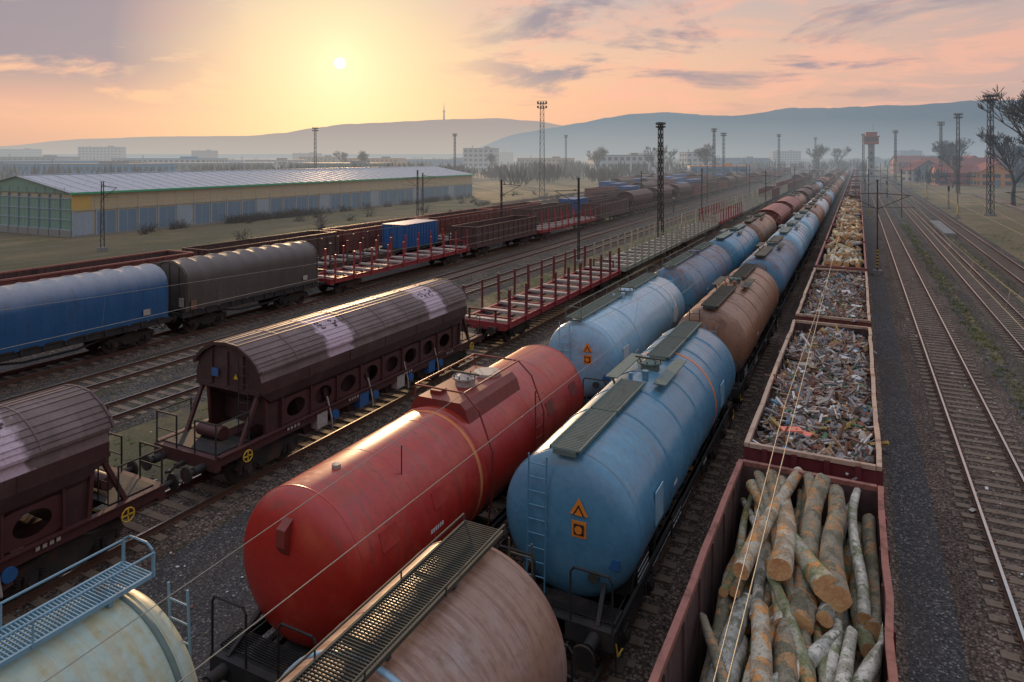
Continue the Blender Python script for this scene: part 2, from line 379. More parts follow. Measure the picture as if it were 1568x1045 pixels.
def tank(body, Lt=11.4, r=1.42, zc=2.62, near=True, walk='walk_dark', walkx=(-.32,.32), rail=None, rings=(), ringm=None, bands=(), style='', solid=False, bandm='orangeband', frame='frame'):
    mb = MB(); L = Lt+1.1; seg = 72 if near else 28; d = .46
    e = [(Lt/2-d+d*math.sin(a), r*math.cos(a)**.72 if a < 1.56 else .0) for a in [math.pi/2*i/(10 if near else 5) for i in range((10 if near else 5)+1)]]
    prof = [(-y, max(q, .001)) for y, q in e[::-1]] + [(y, max(q, .001)) for y, q in e]
    mb.rev(prof, zc, body, seg)
    for y in rings:
        mb.rev([(y-.04, r), (y-.035, r+.022), (y+.035, r+.022), (y+.04, r)], zc, ringm or body, seg)
    if near:
        for k in range(1, 6):
            y = -Lt/2+d+(Lt-2*d)*k/6
            mb.rev([(y-.014, r), (y-.006, r+.006), (y+.006, r+.006), (y+.014, r)], zc, body, seg)
        for s_ in (-1, 1):
            y = s_*(Lt/2-d)
            mb.rev([(y-.02, r), (y-.01, r+.008), (y+.01, r+.008), (y+.02, r-.002)], zc, body, seg)
    for y, w in bands:
        mb.rev([(y-w/2, r+.002), (y-w/2, r+.007), (y+w/2, r+.007), (y+w/2, r+.002)], zc, bandm, seg)
    mb.box((0, 0, 1.06), (.55, L, .26), frame)
    for sx in (-1, 1):
        mb.box((sx*1.12, 0, 1.05), (.10, L-.3, .22), frame)
        mb.box((sx*1.17, 0, 1.15), (.14, L-.3, .02), frame)
    for s_ in (-1, 1):
        mb.box((0, s_*(L/2-.08), 1.04), (2.5, .16, .36), frame)
        for yy in (s_*(Lt/2-.9), s_*(Lt/2-2.6)):
            pts = [(-1.15, 1.1)]+[((r-.01)*math.sin(a)*1.0, zc-(r-.01)*math.cos(a)) for a in [(-1.0+2.0*i/12) for i in range(13)]]+[(1.15, 1.1)]
            mb.prism(pts, yy-.1, yy+.1, frame)
        bogie(mb, s_*(L/2-2.05), near)
    if near:
        for yy in (-1.6, 0, 1.6): mb.box((0, yy, 1.05), (2.2, .1, .18), frame)
        mb.cyl((.2, -1.2, .78), (.2, -.2, .78), .2, frame, 14)
        mb.box((-.6, .6, .72), (.3, .5, .3), frame)
        mb.box((1.2, -1.6, .98), (.03, 1.1, .5), 'black')
        mb.box((1.2, 1.9, .98), (.03, .7, .45), 'black')
        for q in range(5): mb.box((1.22, -1.95+q*.17, 1.08), (.01, .10, .07), 'white')
        for q in range(4): mb.box((1.22, -1.95+q*.22, .93), (.01, .16, .035), 'white')
        for q in range(3): mb.box((1.22, 1.75+q*.16, 1.02), (.01, .10, .10), 'white')
        mb.cyl((0, 0, 1.35), (0, 0, .75), .12, frame, 10)
        mb.box((1.18, -4.6, 1.32), (.03, .9, .42), 'black')
        for q in range(3): mb.box((1.2, -4.6, 1.2+q*.12), (.01, .8, .015), 'white')
        for q in range(6):
            a = 1.62; mb.box(((r+.003)*math.sin(a), -3.2+q*.08, zc+(r+.003)*math.cos(a)), (.008, .05, .08), 'white' if body != 'white' else 'black')
        for s_ in (-1, 1):
            y = s_*(L/2-.2)
            grating(mb, -1.2, 1.2, min(y, y-s_*.45), max(y, y-s_*.45), 1.26, frame)
            yy = s_*(L/2-.03)
            for sx in (-1, 1):
                mb.tube([(sx*1.22, yy, 1.2), (sx*1.22, yy, 2.15), (sx*1.15, yy, 2.25), (sx*.45, yy, 2.25), (sx*.38, yy, 2.15), (sx*.38, yy, 1.2)], .022, frame)
                mb.tube([(sx*1.25, yy-s_*.1, 1.1), (sx*1.25, yy-s_*.1, .45)], .02, frame)
                mb.box((sx*1.25, yy-s_*.3, .45), (.22, .42, .03), frame)
                mb.tube([(sx*1.25, yy-s_*.5, 1.1), (sx*1.25, yy-s_*.5, .45)], .02, frame)
            for sx in (-1, 1): mb.beam((sx*.8, s_*(Lt/2-.35), 1.75), (sx*.9, s_*(L/2-.1), 1.2), .08, .08, frame)
            mb.tube([(1.27, yy-s_*.06, 1.0), (1.30, yy-s_*.06, .78), (1.30, yy-s_*.35, .74)], .018, 'yellow')
            mb.tube([(-1.27, yy-s_*.06, 1.0), (-1.30, yy-s_*.06, .78), (-1.30, yy-s_*.35, .74)], .018, 'yellow')
    buffers(mb, L, near, frame)
    ztop = zc+r
    if walk:
        zz = ztop+.10
        y0, y1 = -Lt/2+.15, Lt/2-.15
        if near and not solid: grating(mb, walkx[0], walkx[1], y0, y1, zz, walk)
        else:
            k = 5
            for i in range(k):
                a = y0+(y1-y0)*i/k; b = y0+(y1-y0)*(i+1)/k-.08
                if i == 2: continue
                mb.box(((walkx[0]+walkx[1])/2, (a+b)/2, zz), (walkx[1]-walkx[0], b-a, .03), walk)
                for xx in walkx: mb.box((xx, (a+b)/2, zz), (.03, b-a, .07), walk)
                for q in range(3): mb.box(((walkx[0]+walkx[1])/2, a+(b-a)*q/2, zz-.06), (.5, .06, .10), walk)
                if near:
                    for q in range(int((b-a)/.075)):
                        mb.box(((walkx[0]+walkx[1])/2, a+.05+q*.075, zz+.017), (walkx[1]-walkx[0]-.08, .018, .008), 'walk_dark')
            a = y0+(y1-y0)*.4; b = y0+(y1-y0)*.6
            for xx in (-.66, .66):
                mb.box((xx, (a+b)/2, zz-.02), (.34, b-a, .03), walk)
                mb.beam((xx, a+.1, zz-.04), (xx*.8, a+.1, zc+r*.8), .05, .05, walk); mb.beam((xx, b-.1, zz-.04), (xx*.8, b-.1, zc+r*.8), .05, .05, walk)
        hatch(mb, .25, ztop+.02, body if not solid else 'walk_green')
        if near:
            mb.cyl((.15, -.75, ztop-.05), (.15, -.75, ztop+.25), .09, body, 12); mb.cyl((-.2, -.95, ztop-.05), (-.2, -.95, ztop+.2), .06, body, 12)
        if rail:
            sides = (walkx[0]-.03,) if rail == 'one' else (walkx[0]-.03, walkx[1]+.03)
            for xs in sides:
                n = 7
                hgt = .32 if rail != 'low' else .12
                for i in range(n+1):
                    y = y0+(y1-y0)*i/n; mb.cyl((xs, y, zz-.02), (xs, y, zz+hgt), .014, walk, 6)
                mb.tube([(xs, y0, zz+hgt), (xs, y1, zz+hgt)], .016, walk)
            if rail != 'low':
                for ye in (y0, y1):
                    mb.tube([(walkx[0], ye, zz), (walkx[0], ye, zz+.35), ((walkx[0]*.8+walkx[1]*.2), ye, zz+.42), (walkx[1]*.8+walkx[0]*.2, ye, zz+.42), (walkx[1], ye, zz+.35), (walkx[1], ye, zz)], .016, walk)
        if near:
            for s_ in (-1, 1):
                lm = {'walk_green': body, 'walk_dark': 'walk_dark', 'walk_blue': 'walk_blue'}[walk]
                ladder(mb, (-.55 if s_ < 0 else .55, s_*(Lt/2+.12), 1.3), 'x', ztop-1.35, lm, lean=(0, -s_*.12))
    if style == 'red':
        mb.prism([(-.95, ztop-.55), (-.75, ztop+.02), (-.6, ztop+.16), (.6, ztop+.16), (.75, ztop+.02), (.95, ztop-.55)], -.75, 2.0, 'red_dark')
        mb.rev([(-1.0, r-.0), (-.98, r+.03), (-.92, r+.03), (-.9, r)], zc, body, seg)
        hatch(mb, .5, ztop+.18, M['bolster'], .26)
        mb.cyl((.1, 1.5, ztop+.1), (.1, 1.5, ztop+.24), .36, 'bolster', 20)
        mb.box((-.3, -.3, ztop+.2), (.3, .3, .1), 'red_dark')
        for yy in (-.8, 2.1):
            pts = [(-.65, ztop+.15), (-.65, ztop+.45), (.75, ztop+.45), (1.15, ztop+.1), (1.52, ztop-.8), (1.5, zc-.4), (1.35, 1.2)]
            mb.tube([(p[0], yy, p[1]) for p in pts], .022, 'red_dark')
        for z_ in [1.5+.28*i for i in range(9)]:
            xx = 1.49 if z_ > 2.3 else 1.40
            mb.cyl((xx, 1.62, z_), (xx, 2.1, z_), .014, 'red_dark', 5)
        mb.tube([(1.49, 1.62, 3.9), (1.5, 1.62, 2.4), (1.36, 1.62, 1.2)], .02, 'red_dark')
        mb.tube([(.75, -.8, ztop+.45), (.75, 2.1, ztop+.45)], .022, 'red_dark'); mb.tube([(-.65, -.8, ztop+.45), (-.65, 2.1, ztop+.45)], .022, 'red_dark')
        mb.prism([(-Lt/2+.02, 3.0), (-Lt/2-.12, 3.2), (-Lt/2-.1, 3.5), (-Lt/2+.14, 3.65)], -.10, .10, 'red_dark', 'x')
        mb.cyl((0, -4.4, ztop-.02), (0, -4.4, ztop+.07), .09, 'bolster', 12)
        mb.cyl((.9, -3.5, zc+1.0), (.9, -3.5, zc+1.7), .014, 'black', 5)
        for k in (-4.5, -2.8, 2.9, 4.6):
            a = 1.25; mb.box(((r+.001)*math.sin(a), k, zc+(r+.001)*math.cos(a)), (.012, .5, .35), 'red_dark' if k > 0 else 'red', Matrix.Rotation(a-math.pi/2, 3, 'Y'))
    if style in ('blue', 'pale') and near:
        yy = -Lt/2+.03
        mb.box((.35, yy-.015, zc+.13), (.30, .04, .32), 'orange')
        for (a, c_) in ((.19, 'orange'), (.12, 'black'), (.085, 'orange')):
            dz = {.19: 0, .12: .008, .085: .016}[a]
            mb.prism([(.35-a, zc+.42), (.35+a, zc+.42), (.35, zc+.42+a*1.75)], yy-.05-dz, yy-.03, c_)
        mb.box((.35, yy-.045, zc+.13), (.21, .02, .21), 'black'); mb.cyl((.35, yy-.06, zc+.13), (.35, yy-.07, zc+.13), .08, 'orange', 16)
        mb.cyl((.65, -Lt/2-.02, zc-.75), (.65, -Lt/2+.2, zc-.75), .11, 'walk_dark', 12)
        mb.box((1.0, -Lt/2+.12, zc-.45), (.30, .03, .20), 'bluepart')
        for s_ in (-4.4, 3.2): mb.box((r+.004, s_, zc+.1), (.02, .6, .7), M['white'] if style == 'pale' else M['bluelight'])
    return mb.mesh('tank_wagon_mesh'), L+1.22

def plate_holes(mb, x, y0, y1, z0, z1, n, m, th=.03):
    w = (y1-y0)/n
    for i in range(n):
        cy = y0+w*(i+.5); cz = (z0+z1)/2; a, b = w*.32, (z1-z0)*.34; K = 24
        inn = []; out = []
        for k in range(K):
            t = 2*math.pi*k/K; c, s_ = math.cos(t), math.sin(t)
            inn.append((x, cy+a*c, cz+b*s_))
            q = min((w/2)/abs(c) if abs(c) > 1e-6 else 9e9, ((z1-z0)/2)/abs(s_) if abs(s_) > 1e-6 else 9e9)
            out.append((x, cy+q*c, cz+q*s_))
        vs = inn+out+[(x-th*(1 if x > 0 else -1), p[1], p[2]) for p in inn]
        fs = [(k, (k+1) % K, K+(k+1) % K, K+k) for k in range(K)]+[(k, (k+1) % K, 2*K+(k+1) % K, 2*K+k) for k in range(K)]
        mb.add(vs, fs, m)

def hopper(near=True, body='hop', roof='hoproof', L=12.4):
    mb = MB(); Lf = L+3.2
    half = [(0,4.10),(.5,4.06),(1.0,3.82),(1.34,3.50),(1.47,3.10),(1.47,2.72),(1.34,2.36),(1.08,2.06)]
    sec = half+[(-x, z) for x, z in half[::-1][:-1]]
    n = len(sec); st = []
    for s_ in (-1, 1):
        st.append([(x, s_*(L/2 - (max(0, 2.72-z))*1.3), z) for x, z in sec])
    for i in range(n):
        j = (i+1) % n
        zm = min(sec[i][1], sec[j][1])
        mb.add([st[0][i], st[0][j], st[1][j], st[1][i]], [(0,1,2,3)], roof if zm >= 3.05 else body)
    for q in (0, 1):
        up = [st[q][i] for i in range(n) if sec[i][1] >= 2.72]; lo = [st[q][i] for i in range(n) if sec[i][1] <= 2.72]
        mb.add(up, [tuple(range(len(up)))], body); mb.add(lo, [tuple(range(len(lo)))], body)
    arc = [(-1.46,3.44),(-1.32,3.66),(-1.02,3.90),(-.52,4.15),(0,4.20),(.52,4.15),(1.02,3.90),(1.32,3.66),(1.46,3.44)]
    for (a, b) in zip(arc, arc[1:]):
        mb.add([(a[0],-L/2-.12,a[1]),(b[0],-L/2-.12,b[1]),(b[0],L/2+.12,b[1]),(a[0],L/2+.12,a[1])], [(0,1,2,3)], roof)
        for t in (.0, .5):
            x = a[0]+(b[0]-a[0])*t; z = a[1]+(b[1]-a[1])*t
            if near: mb.beam((x, -L/2-.12, z+.006), (x, L/2+.12, z+.006), .03, .025, roof)
        if near:
            for k in range(1, 8):
                y = -L/2+L*k/8; mb.beam((a[0], y, a[1]+.008), (b[0], y, b[1]+.008), .04, .02, roof)
    for s_ in (-1, 1):
        for (a, b) in zip(arc, arc[1:]):
            mb.beam((a[0], s_*(L/2+.10), a[1]-.03), (b[0], s_*(L/2+.10), b[1]-.03), .06, .10, body)
        mb.beam((-1.42, s_*(L/2+.02), 2.76), (1.42, s_*(L/2+.02), 2.76), .08, .12, body)
        for x in (-.7, 0, .7): mb.beam((x, s_*(L/2+.03), 2.76), (x, s_*(L/2+.03), 3.9), .07, .06, body)
    for sx in (-1, 1):
        mb.beam((sx*1.47, -L/2, 3.42), (sx*1.47, L/2, 3.42), .05, .07, roof)
        for k in range(1, 6):
            y = -L/2+L*k/6; mb.beam((sx*1.475, y, 2.74), (sx*1.475, y, 3.1), .03, .02, body)
        mb.box((sx*1.3, 0, 1.22), (.10, Lf-.2, .30), 'hop_frame')
        mb.box((sx*1.37, 0, 1.36), (.14, Lf-.2, .03), 'hop_frame')
        plate_holes(mb, sx*1.28, -L/2+1.0, L/2-1.0, 1.4, 2.25, 8, 'hop_frame')
        for i in range(9):
            y = (-L/2+1.0)+(L-2.0)*i/8
            mb.box((sx*1.30, y, 1.85), (.1, .06, .95), 'hop_frame')
        for s_ in (-1, 1):
            mb.beam((sx*1.25, s_*(L/2-.1), 2.75), (sx*1.2, s_*(Lf/2-1.0), 1.3), .12, .1, 'hop_frame')
            mb.beam((sx*1.25, s_*(L/2-.3), 2.72), (sx*1.25, s_*(L/2-.4), 1.3), .14, .1, 'hop_frame')
            mb.add([(sx*1.22, s_*(L/2-.3), 2.6), (sx*1.22, s_*(L/2-.3), 1.35), (sx*1.22, s_*(L/2-1.2), 1.35), (sx*1.22, s_*(L/2-1.2), 2.3)], [(0,1,2,3)], 'hop')
    for k, yy in enumerate([-3.4, -1.15, 1.15, 3.4]):
        mb.prism([(yy-1.0, 2.3), (yy+1.0, 2.3), (yy+.4, .55), (yy-.4, .55)], -.95, .95, 'hop', 'x')
        if near:
            for sx in (-1, 1):
                mb.box((sx*1.22, yy, 1.0), (.3, .5, .5), 'bluepart' if k % 2 else 'bolster')
                mb.cyl((sx*1.38, yy+.6, 1.0), (sx*1.46, yy+.6, 1.0), .16, 'bluepart', 14)
                mb.tube([(sx*1.3, yy+.3, 1.7), (sx*1.42, yy+.4, 1.0), (sx*1.42, yy+.45, .6)], .03, 'bolster')
                mb.beam((sx*1.0, yy+.5, 1.9), (sx*1.35, yy+.6, .7), .25, .05, 'hop')
    for s_ in (-1, 1):
        mb.box((0, s_*(Lf/2-.1), 1.15), (2.7, .2, .38), 'hop_frame')
        bogie(mb, s_*(Lf/2-2.3), near)
        mb.box((0, s_*(Lf/2-.8), 1.35), (2.3, 1.2, .05), 'frame')
        mb.box((0, s_*(L/2-.9), 1.9), (2.3, .08, 1.1), 'hop')
        y = s_*(Lf/2-.06)
        if near:
            for sx in (-1, 1):
                mb.tube([(sx*1.3, y, 1.3), (sx*1.3, y, 2.3), (sx*.4, y, 2.3), (sx*.4, y, 1.3)], .025, 'frame')
                mb.tube([(sx*1.3, y, 1.8), (sx*.4, y, 1.8)], .018, 'frame')
                mb.tube([(sx*1.3, y, 2.3), (sx*1.3, y-s_*1.2, 2.3), (sx*1.3, y-s_*1.2, 1.3)], .022, 'frame')
            ladder(mb, (.9, s_*(L/2+.2), 1.35), 'x', 2.5, 'frame')
            c = Vector((1.38, s_*(Lf/2-1.1), 1.05))
            pts = [tuple(c+Vector((0.06, .17*math.cos(t), .17*math.sin(t)))) for t in [i*math.pi/6 for i in range(13)]]
            mb.tube(pts, .020, 'yellow'); mb.beam(c+Vector((.06,-.17,0)), c+Vector((.06,.17,0)), .03, .03, 'yellow'); mb.beam(c+Vector((.06,0,-.17)), c+Vector((.06,0,.17)), .03, .03, 'yellow')
            mb.cyl((.5, s_*(Lf/2-1.0), 1.6), (-.5, s_*(Lf/2-1.0), 1.6), .2, 'hop_frame', 14)
            mb.prism([(.35, 3.1), (.52, 3.1), (.435, 3.26)], s_*(L/2+.07), s_*(L/2+.09), 'yellow')
            mb.box((-.5, s_*(L/2+.08), 3.2), (.30, .02, .26), 'bluepart')
    mb.box((0, 0, 1.15), (.5, Lf, .3), 'hop_frame')
    if near:
        for yy in (-5.0, -2, 1.4, 4.6):
            for q in range(4): mb.box((1.385, yy+q*.15, 1.25), (.01, .09, .09), 'bolster')
        for cy in (-2.5, 3.7):
            for i in range(16):
                x = R.uniform(.58, 1.0); z = 4.15-(x-.52)*.5+.02
                mb.box((x, cy+R.uniform(-.5,.5), z), (R.uniform(.03,.07),R.uniform(.03,.08),.03), 'hop', Matrix.Rotation(.46, 3, 'Y'))
    buffers(mb, Lf, near)
    return mb.mesh('hopper_wagon_mesh'), Lf+1.22

def covered(tarp, near=True, L=11.6):
    mb = MB(); Lf = L+.5
    half = [(1.45,1.38),(1.46,2.3),(1.45,3.1),(1.38,3.45),(1.18,3.75),(.85,3.97),(.45,4.10)]
    sec = half+[(0,4.14)]+[(-x, z) for x, z in half[::-1]]
    ns = int(L/.13); rows = []
    for k in range(ns+1):
        y = -L/2+L*k/ns
        rib = abs(math.sin(math.pi*(y+L/2)/1.05))**.5
        row = []
        for j, (x, z) in enumerate(sec):
            w = noise.noise(Vector((x*2, y*1.6, z*1.2)))*.055
            o = .09*(1-rib)+w
            dx = x/1.46; dz = max(0, (z-2.8)/1.4)
            row.append((x+o*dx, y, z+o*dz))
        rows.append(row)
    n = len(sec)
    vs = [p for r_ in rows for p in r_]
    mb.add(vs, [(a*n+i, a*n+i+1, (a+1)*n+i+1, (a+1)*n+i) for a in range(ns) for i in range(n-1)], tarp, True)
    for s_ in (0, -1):
        mb.add(rows[s_], [tuple(range(n))], tarp)
    for s_ in (-1, 1):
        yy = s_*(L/2+.03)
        for (a, b) in zip(sec, sec[1:]): mb.beam((a[0]*1.01, yy, a[1]), (b[0]*1.01, yy, b[1]), .08, .08, tarp)
        for x in (-.8, 0, .8): mb.box((x, yy, 2.7), (.08, .06, 2.6), tarp)
        mb.box((1.1, yy+s_*.02, 1.9), (.4, .04, .5), 'bolster')
    for sx in (-1, 1):
        mb.box((sx*1.38, 0, 1.22), (.14, Lf, .30), 'frame')
        mb.box((sx*1.48, 0, 1.42), (.04, L, .08), 'frame')
        for k in range(12): mb.box((sx*1.49, -L/2+.5+k*L/12, 1.3), (.05, .1, .3), 'frame')
        mb.box((sx*1.55, L/2-1.2, 1.9), (.02, .4, .3), 'bolster'); mb.box((sx*1.55, -L/2+.4, 1.75), (.02, .35, .5), 'sc0')
        for s_ in (-1, 1): mb.beam((sx*1.2, s_*1.2, .75), (sx*1.2, s_*3.2, 1.1), .08, .1, 'frame')
        mb.beam((sx*1.2, -1.2, .75), (sx*1.2, 1.2, .75), .08, .1, 'frame')
    mb.box((0, 0, 1.2), (2.6, Lf-.1, .2), 'frame')
    for s_ in (-1, 1): bogie(mb, s_*(Lf/2-2.0), near)
    buffers(mb, Lf, near)
    return mb.mesh('covered_wagon_mesh'), Lf+1.22

def gondola(m, rim, L=14.0, near=True, top=3.12):
    mb = MB(); W = 1.41
    for sx in (-1, 1):
        mb.box((sx*W, 0, (1.2+top)/2), (.05, L, top-1.2), m)
        mb.box((sx*(W-.028), 0, (1.2+top)/2), (.006, L-.1, top-1.3), 'gondin')
        if near:
            px_, py_ = sx*(W+.01), -L/2-.02
            for k in range(1, 15):
                nx_, ny_ = sx*(W+.01)+R.gauss(0,.010), -L/2-.02+(L+.04)*k/14
                mb.beam((px_, py_, top-.02), (nx_, ny_+.004, top-.02), .11, .10, rim); px_, py_ = nx_, ny_
        else: mb.box((sx*(W+.01), 0, top-.02), (.11, L+.04, .10), rim)
        mb.box((sx*(W+.04), 0, 1.22), (.12, L, .26), m)
        mb.box((sx*(W+.045), 0, 2.05), (.04, L, .06), m)
        k = 12
        for i in range(k+1):
            mb.box((sx*(W+.055), -L/2+.06+(L-.12)*i/k, (1.35+top)/2), (.07, .12, top-1.42), m)
            if near: mb.box((sx*(W-.05), -L/2+.06+(L-.12)*i/k, (1.35+top)/2), (.04, .08, top-1.46), 'gondin')
        if near:
            for q in (-5.1, 1.4): mb.box((sx*(W+.035), q, 1.7), (.012, .9, .3), 'black')
    for s_ in (-1, 1):
        mb.box((0, s_*(L/2-.025), (1.2+top)/2), (2.76, .05, top-1.2), m)
        mb.box((0, s_*(L/2-.056), (1.2+top)/2), (2.74, .006, top-1.3), 'gondin')
        mb.box((0, s_*(L/2-.01), top-.018), (2.70, .11, .10), rim)
        for x in (-1.0, -.35, .35, 1.0): mb.box((x, s_*(L/2+.04), (1.35+top)/2), (.12, .09, top-1.42), m)
        mb.box((0, s_*(L/2+.04), 2.1), (2.8, .07, .08), m)
        mb.box((0, s_*(L/2-.02), 1.1), (2.8, .2, .34), m)
        bogie(mb, s_*(L/2-2.2), near)
    mb.box((0, 0, 1.22), (2.7, L-.1, .1), 'gondin')
    mb.box((0, 0, 1.05), (.5, L, .26), 'frame')
    buffers(mb, L, near)
    return mb, L+1.24

def log(mb, c, L, r, yaw, pitch, bark, seg=14, ns=6):
    d = Vector((math.sin(yaw)*math.cos(pitch), math.cos(yaw)*math.cos(pitch), math.sin(pitch)))
    q = d.to_track_quat('Z', 'Y').to_matrix(); sd = R.random()*100
    bx, by = R.uniform(-.09,.09)*L/3, R.uniform(-.06,.06)*L/3
    b2 = R.uniform(-.05,.05)*L/3
    vs = []
    for k in range(ns+1):
        t = k/ns; off = math.sin(t*math.pi)
        for i in range(seg):
            a = 2*math.pi*i/seg
            rr = r*(1.10-.30*t)*(1+.24*noise.noise(Vector((math.cos(a)*.9+sd, math.sin(a)*.9, t*L*.9)))+.07*noise.noise(Vector((math.cos(a)*3+sd, math.sin(a)*3, t*L*4))))
            p = Vector(c)+q @ Vector((rr*math.cos(a)+bx*off+b2*math.sin(2*math.pi*t), rr*math.sin(a)+by*off, (t-.5)*L))
            p.x = max(-1.34, min(1.34, p.x))
            vs.append(tuple(p))
    mb.add(vs, [(k*seg+i, k*seg+(i+1) % seg, (k+1)*seg+(i+1) % seg, (k+1)*seg+i) for k in range(ns) for i in range(seg)], bark, True)
    mb.add(vs[:seg], [tuple(range(seg))], LOGEND); mb.add(vs[-seg:], [tuple(range(seg))], LOGEND)

def logstack(mb, y0, y1, ztop, near=True, rough=1.0):
    L = y1-y0
    z = 1.45
    while z < ztop:
        x = -1.2+R.random()*.1; f = (z-1.4)/(ztop-1.4)
        lim = 1.2 if f < .8 else 1.05
        while x < lim:
            r = R.choice([R.uniform(.07, .11), R.uniform(.09,.15), R.uniform(.12,.19)])
            if abs(x) <= lim:
                ll = L*R.uniform(.80, 1.08)
                log(mb, (x+r*.5, (y0+y1)/2+R.uniform(-.1,.1)*L*.8, z+R.uniform(-.10,.14)), ll, r, R.gauss(0, .11*rough)*(1 if abs(x) < .8 else .3), R.gauss(0, .05*rough), R.choice(BARK), 14 if near else 8, 10 if near else 2)
            x += r*R.uniform(1.9, 3.0)
        z += .25
    for i in range(8 if near else 6):
        log(mb, (R.uniform(-.85,.85), (y0+y1)/2+R.uniform(-.3,.3), ztop+R.uniform(-.03,.12)), L*R.uniform(.80,1.08), R.uniform(.09,.19), R.gauss(0,.22*rough), R.gauss(0,.07), R.choice(BARK), 14 if near else 8, 10 if near else 2)

def scrapload(mb, L, n, zb=2.66):
    nx, ny = 16, int(L*5); sd = R.random()*50
    def hz_(x, y): return zb+.34*noise.noise(Vector((x*.9+sd, y*.45, 0)))+.16*noise.noise(Vector((x*3+sd, y*3, 2)))+.16*(1-(x/1.4)**2)
    vs = []
    for j in range(ny+1):
        for i in range(nx+1):
            x = -1.37+2.74*i/nx; y = -L/2+.08+(L-.16)*j/ny; vs.append((x, y, hz_(x, y)))
    mb.add(vs, [(j*(nx+1)+i, j*(nx+1)+i+1, (j+1)*(nx+1)+i+1, (j+1)*(nx+1)+i) for j in range(ny) for i in range(nx)], 'scrapbase')
    keys = ['sc0']*5+['sc1']*6+['sc2']*3+['sc3']*3+['sc4']*2+['sc5']*1+['sc6']*3+['sc7']*5+(['sc8','sc9'] if n > 2000 else [])
    for i in range(n):
        x = R.uniform(-1.28, 1.28); y = R.uniform(-L/2+.2, L/2-.2)
        s_ = abs(R.gauss(0, 1))*.050+.022; z = hz_(x, y)+R.uniform(-.02, .08)
        rot = Matrix.Rotation(R.random()*6.28, 3, 'Z') @ Matrix.Rotation(R.gauss(0,.5), 3, 'X') @ Matrix.Rotation(R.gauss(0,.5), 3, 'Y')
        kind = R.random()
        if kind < .40: d = (s_*7, s_*.6, s_*.35)
        elif kind < .78: d = (s_*3.0, s_*1.8, .012)
        else: d = (s_*1.6, s_*1.2, s_)
        mb.box((x, y, z), d, R.choice(keys), rot)
    for i in range(34):
        x = R.uniform(-1.05, 1.05); y = R.uniform(-L/2+.6, L/2-.6)
        mb.box((x, y, hz_(x, y)+.09), (R.uniform(.15,.55), R.uniform(.08,.28), .012), R.choice(['sc4','sc1','sc5','white','sc6','sc4','sc7','sc3','sc0','sc4']), Matrix.Rotation(R.random()*6.28, 3, 'Z') @ Matrix.Rotation(R.gauss(0,.3), 3, 'X'))
    for i in range(40):
        x = R.uniform(-.9, .9); y = R.uniform(-L/2+1, L/2-1); a = R.random()*3.14; l = R.uniform(.2,.5)
        p = Vector((x, y, hz_(x, y)+.08)); dv = Vector((math.cos(a)*.8, math.sin(a), 0))*l
        mb.tube([p-dv, p+Vector((0,0,R.uniform(0,.12))), p+dv+Vector((R.gauss(0,.08), 0, .03))], R.uniform(.012,.035), R.choice(['sc0','sc1','sc3','sc2']))
    return hz_

def stake(m, post, L=19.6, near=True):
    mb = MB()
    for sx in (-1, 1):
        mb.box((sx*1.36, 0, 1.14), (.10, L, .34), m); mb.box((sx*1.40, 0, 1.30), (.16, L, .03), m)
        n = 10
        for i in range(n):
            y = -L/2+.5+(L-1)*i/(n-1)
            lean = R.uniform(-.04,.04)
            mb.beam((sx*1.40, y, 1.0), (sx*1.40+lean, y+R.uniform(-.02,.02), 3.05), .11, .14, post)
            mb.box((sx*1.44, y, 1.2), (.12, .24, .36), m)
        mb.box((sx*.45, 0, 1.05), (.14, L, .3), m)
    for i in range(10):
        y = -L/2+.5+(L-1)*i/9
        mb.box((0, y, 1.36), (2.7, .34, .12), 'bolster')
        if i < 9: mb.box((0, y+.5*(L-1)/9, 1.22), (2.6, .12, .14), m)
    mb.box((0, 0, 1.14), (2.6, L-.3, .03), 'frame')
    for s_ in (-1, 1):
        mb.box((0, s_*(L/2-.06), 1.15), (2.8, .14, .4), m)
        for x in (-.8, .8): mb.beam((x, s_*(L/2-.1), 1.3), (x, s_*(L/2-.1), 1.95), .1, .08, post)
        mb.beam((-.85, s_*(L/2-.1), 1.95), (.85, s_*(L/2-.1), 1.95), .08, .08, post)
        bogie(mb, s_*(L/2-2.5), near)
    buffers(mb, L, near)
    return mb, L+1.22

# ---------------------------------------------------------------- ground & tracks
mb = MB()
E = 14000
xs = [-E, -3000, -800, -300, -120, -60, -20, 20, 60, 120, 300, 800, 3000, E]
ys = [-400, -60, 0, 60, 150, 300, 600, 1200, 3000, 7000, E]
vs = [(x, y, -.27) for y in ys for x in xs]; nx = len(xs)
mb.add(vs, [(j*nx+i, j*nx+i+1, (j+1)*nx+i+1, (j+1)*nx+i) for j in range(len(ys)-1) for i in range(nx-1)], 'ground')
obj('ground', mb)

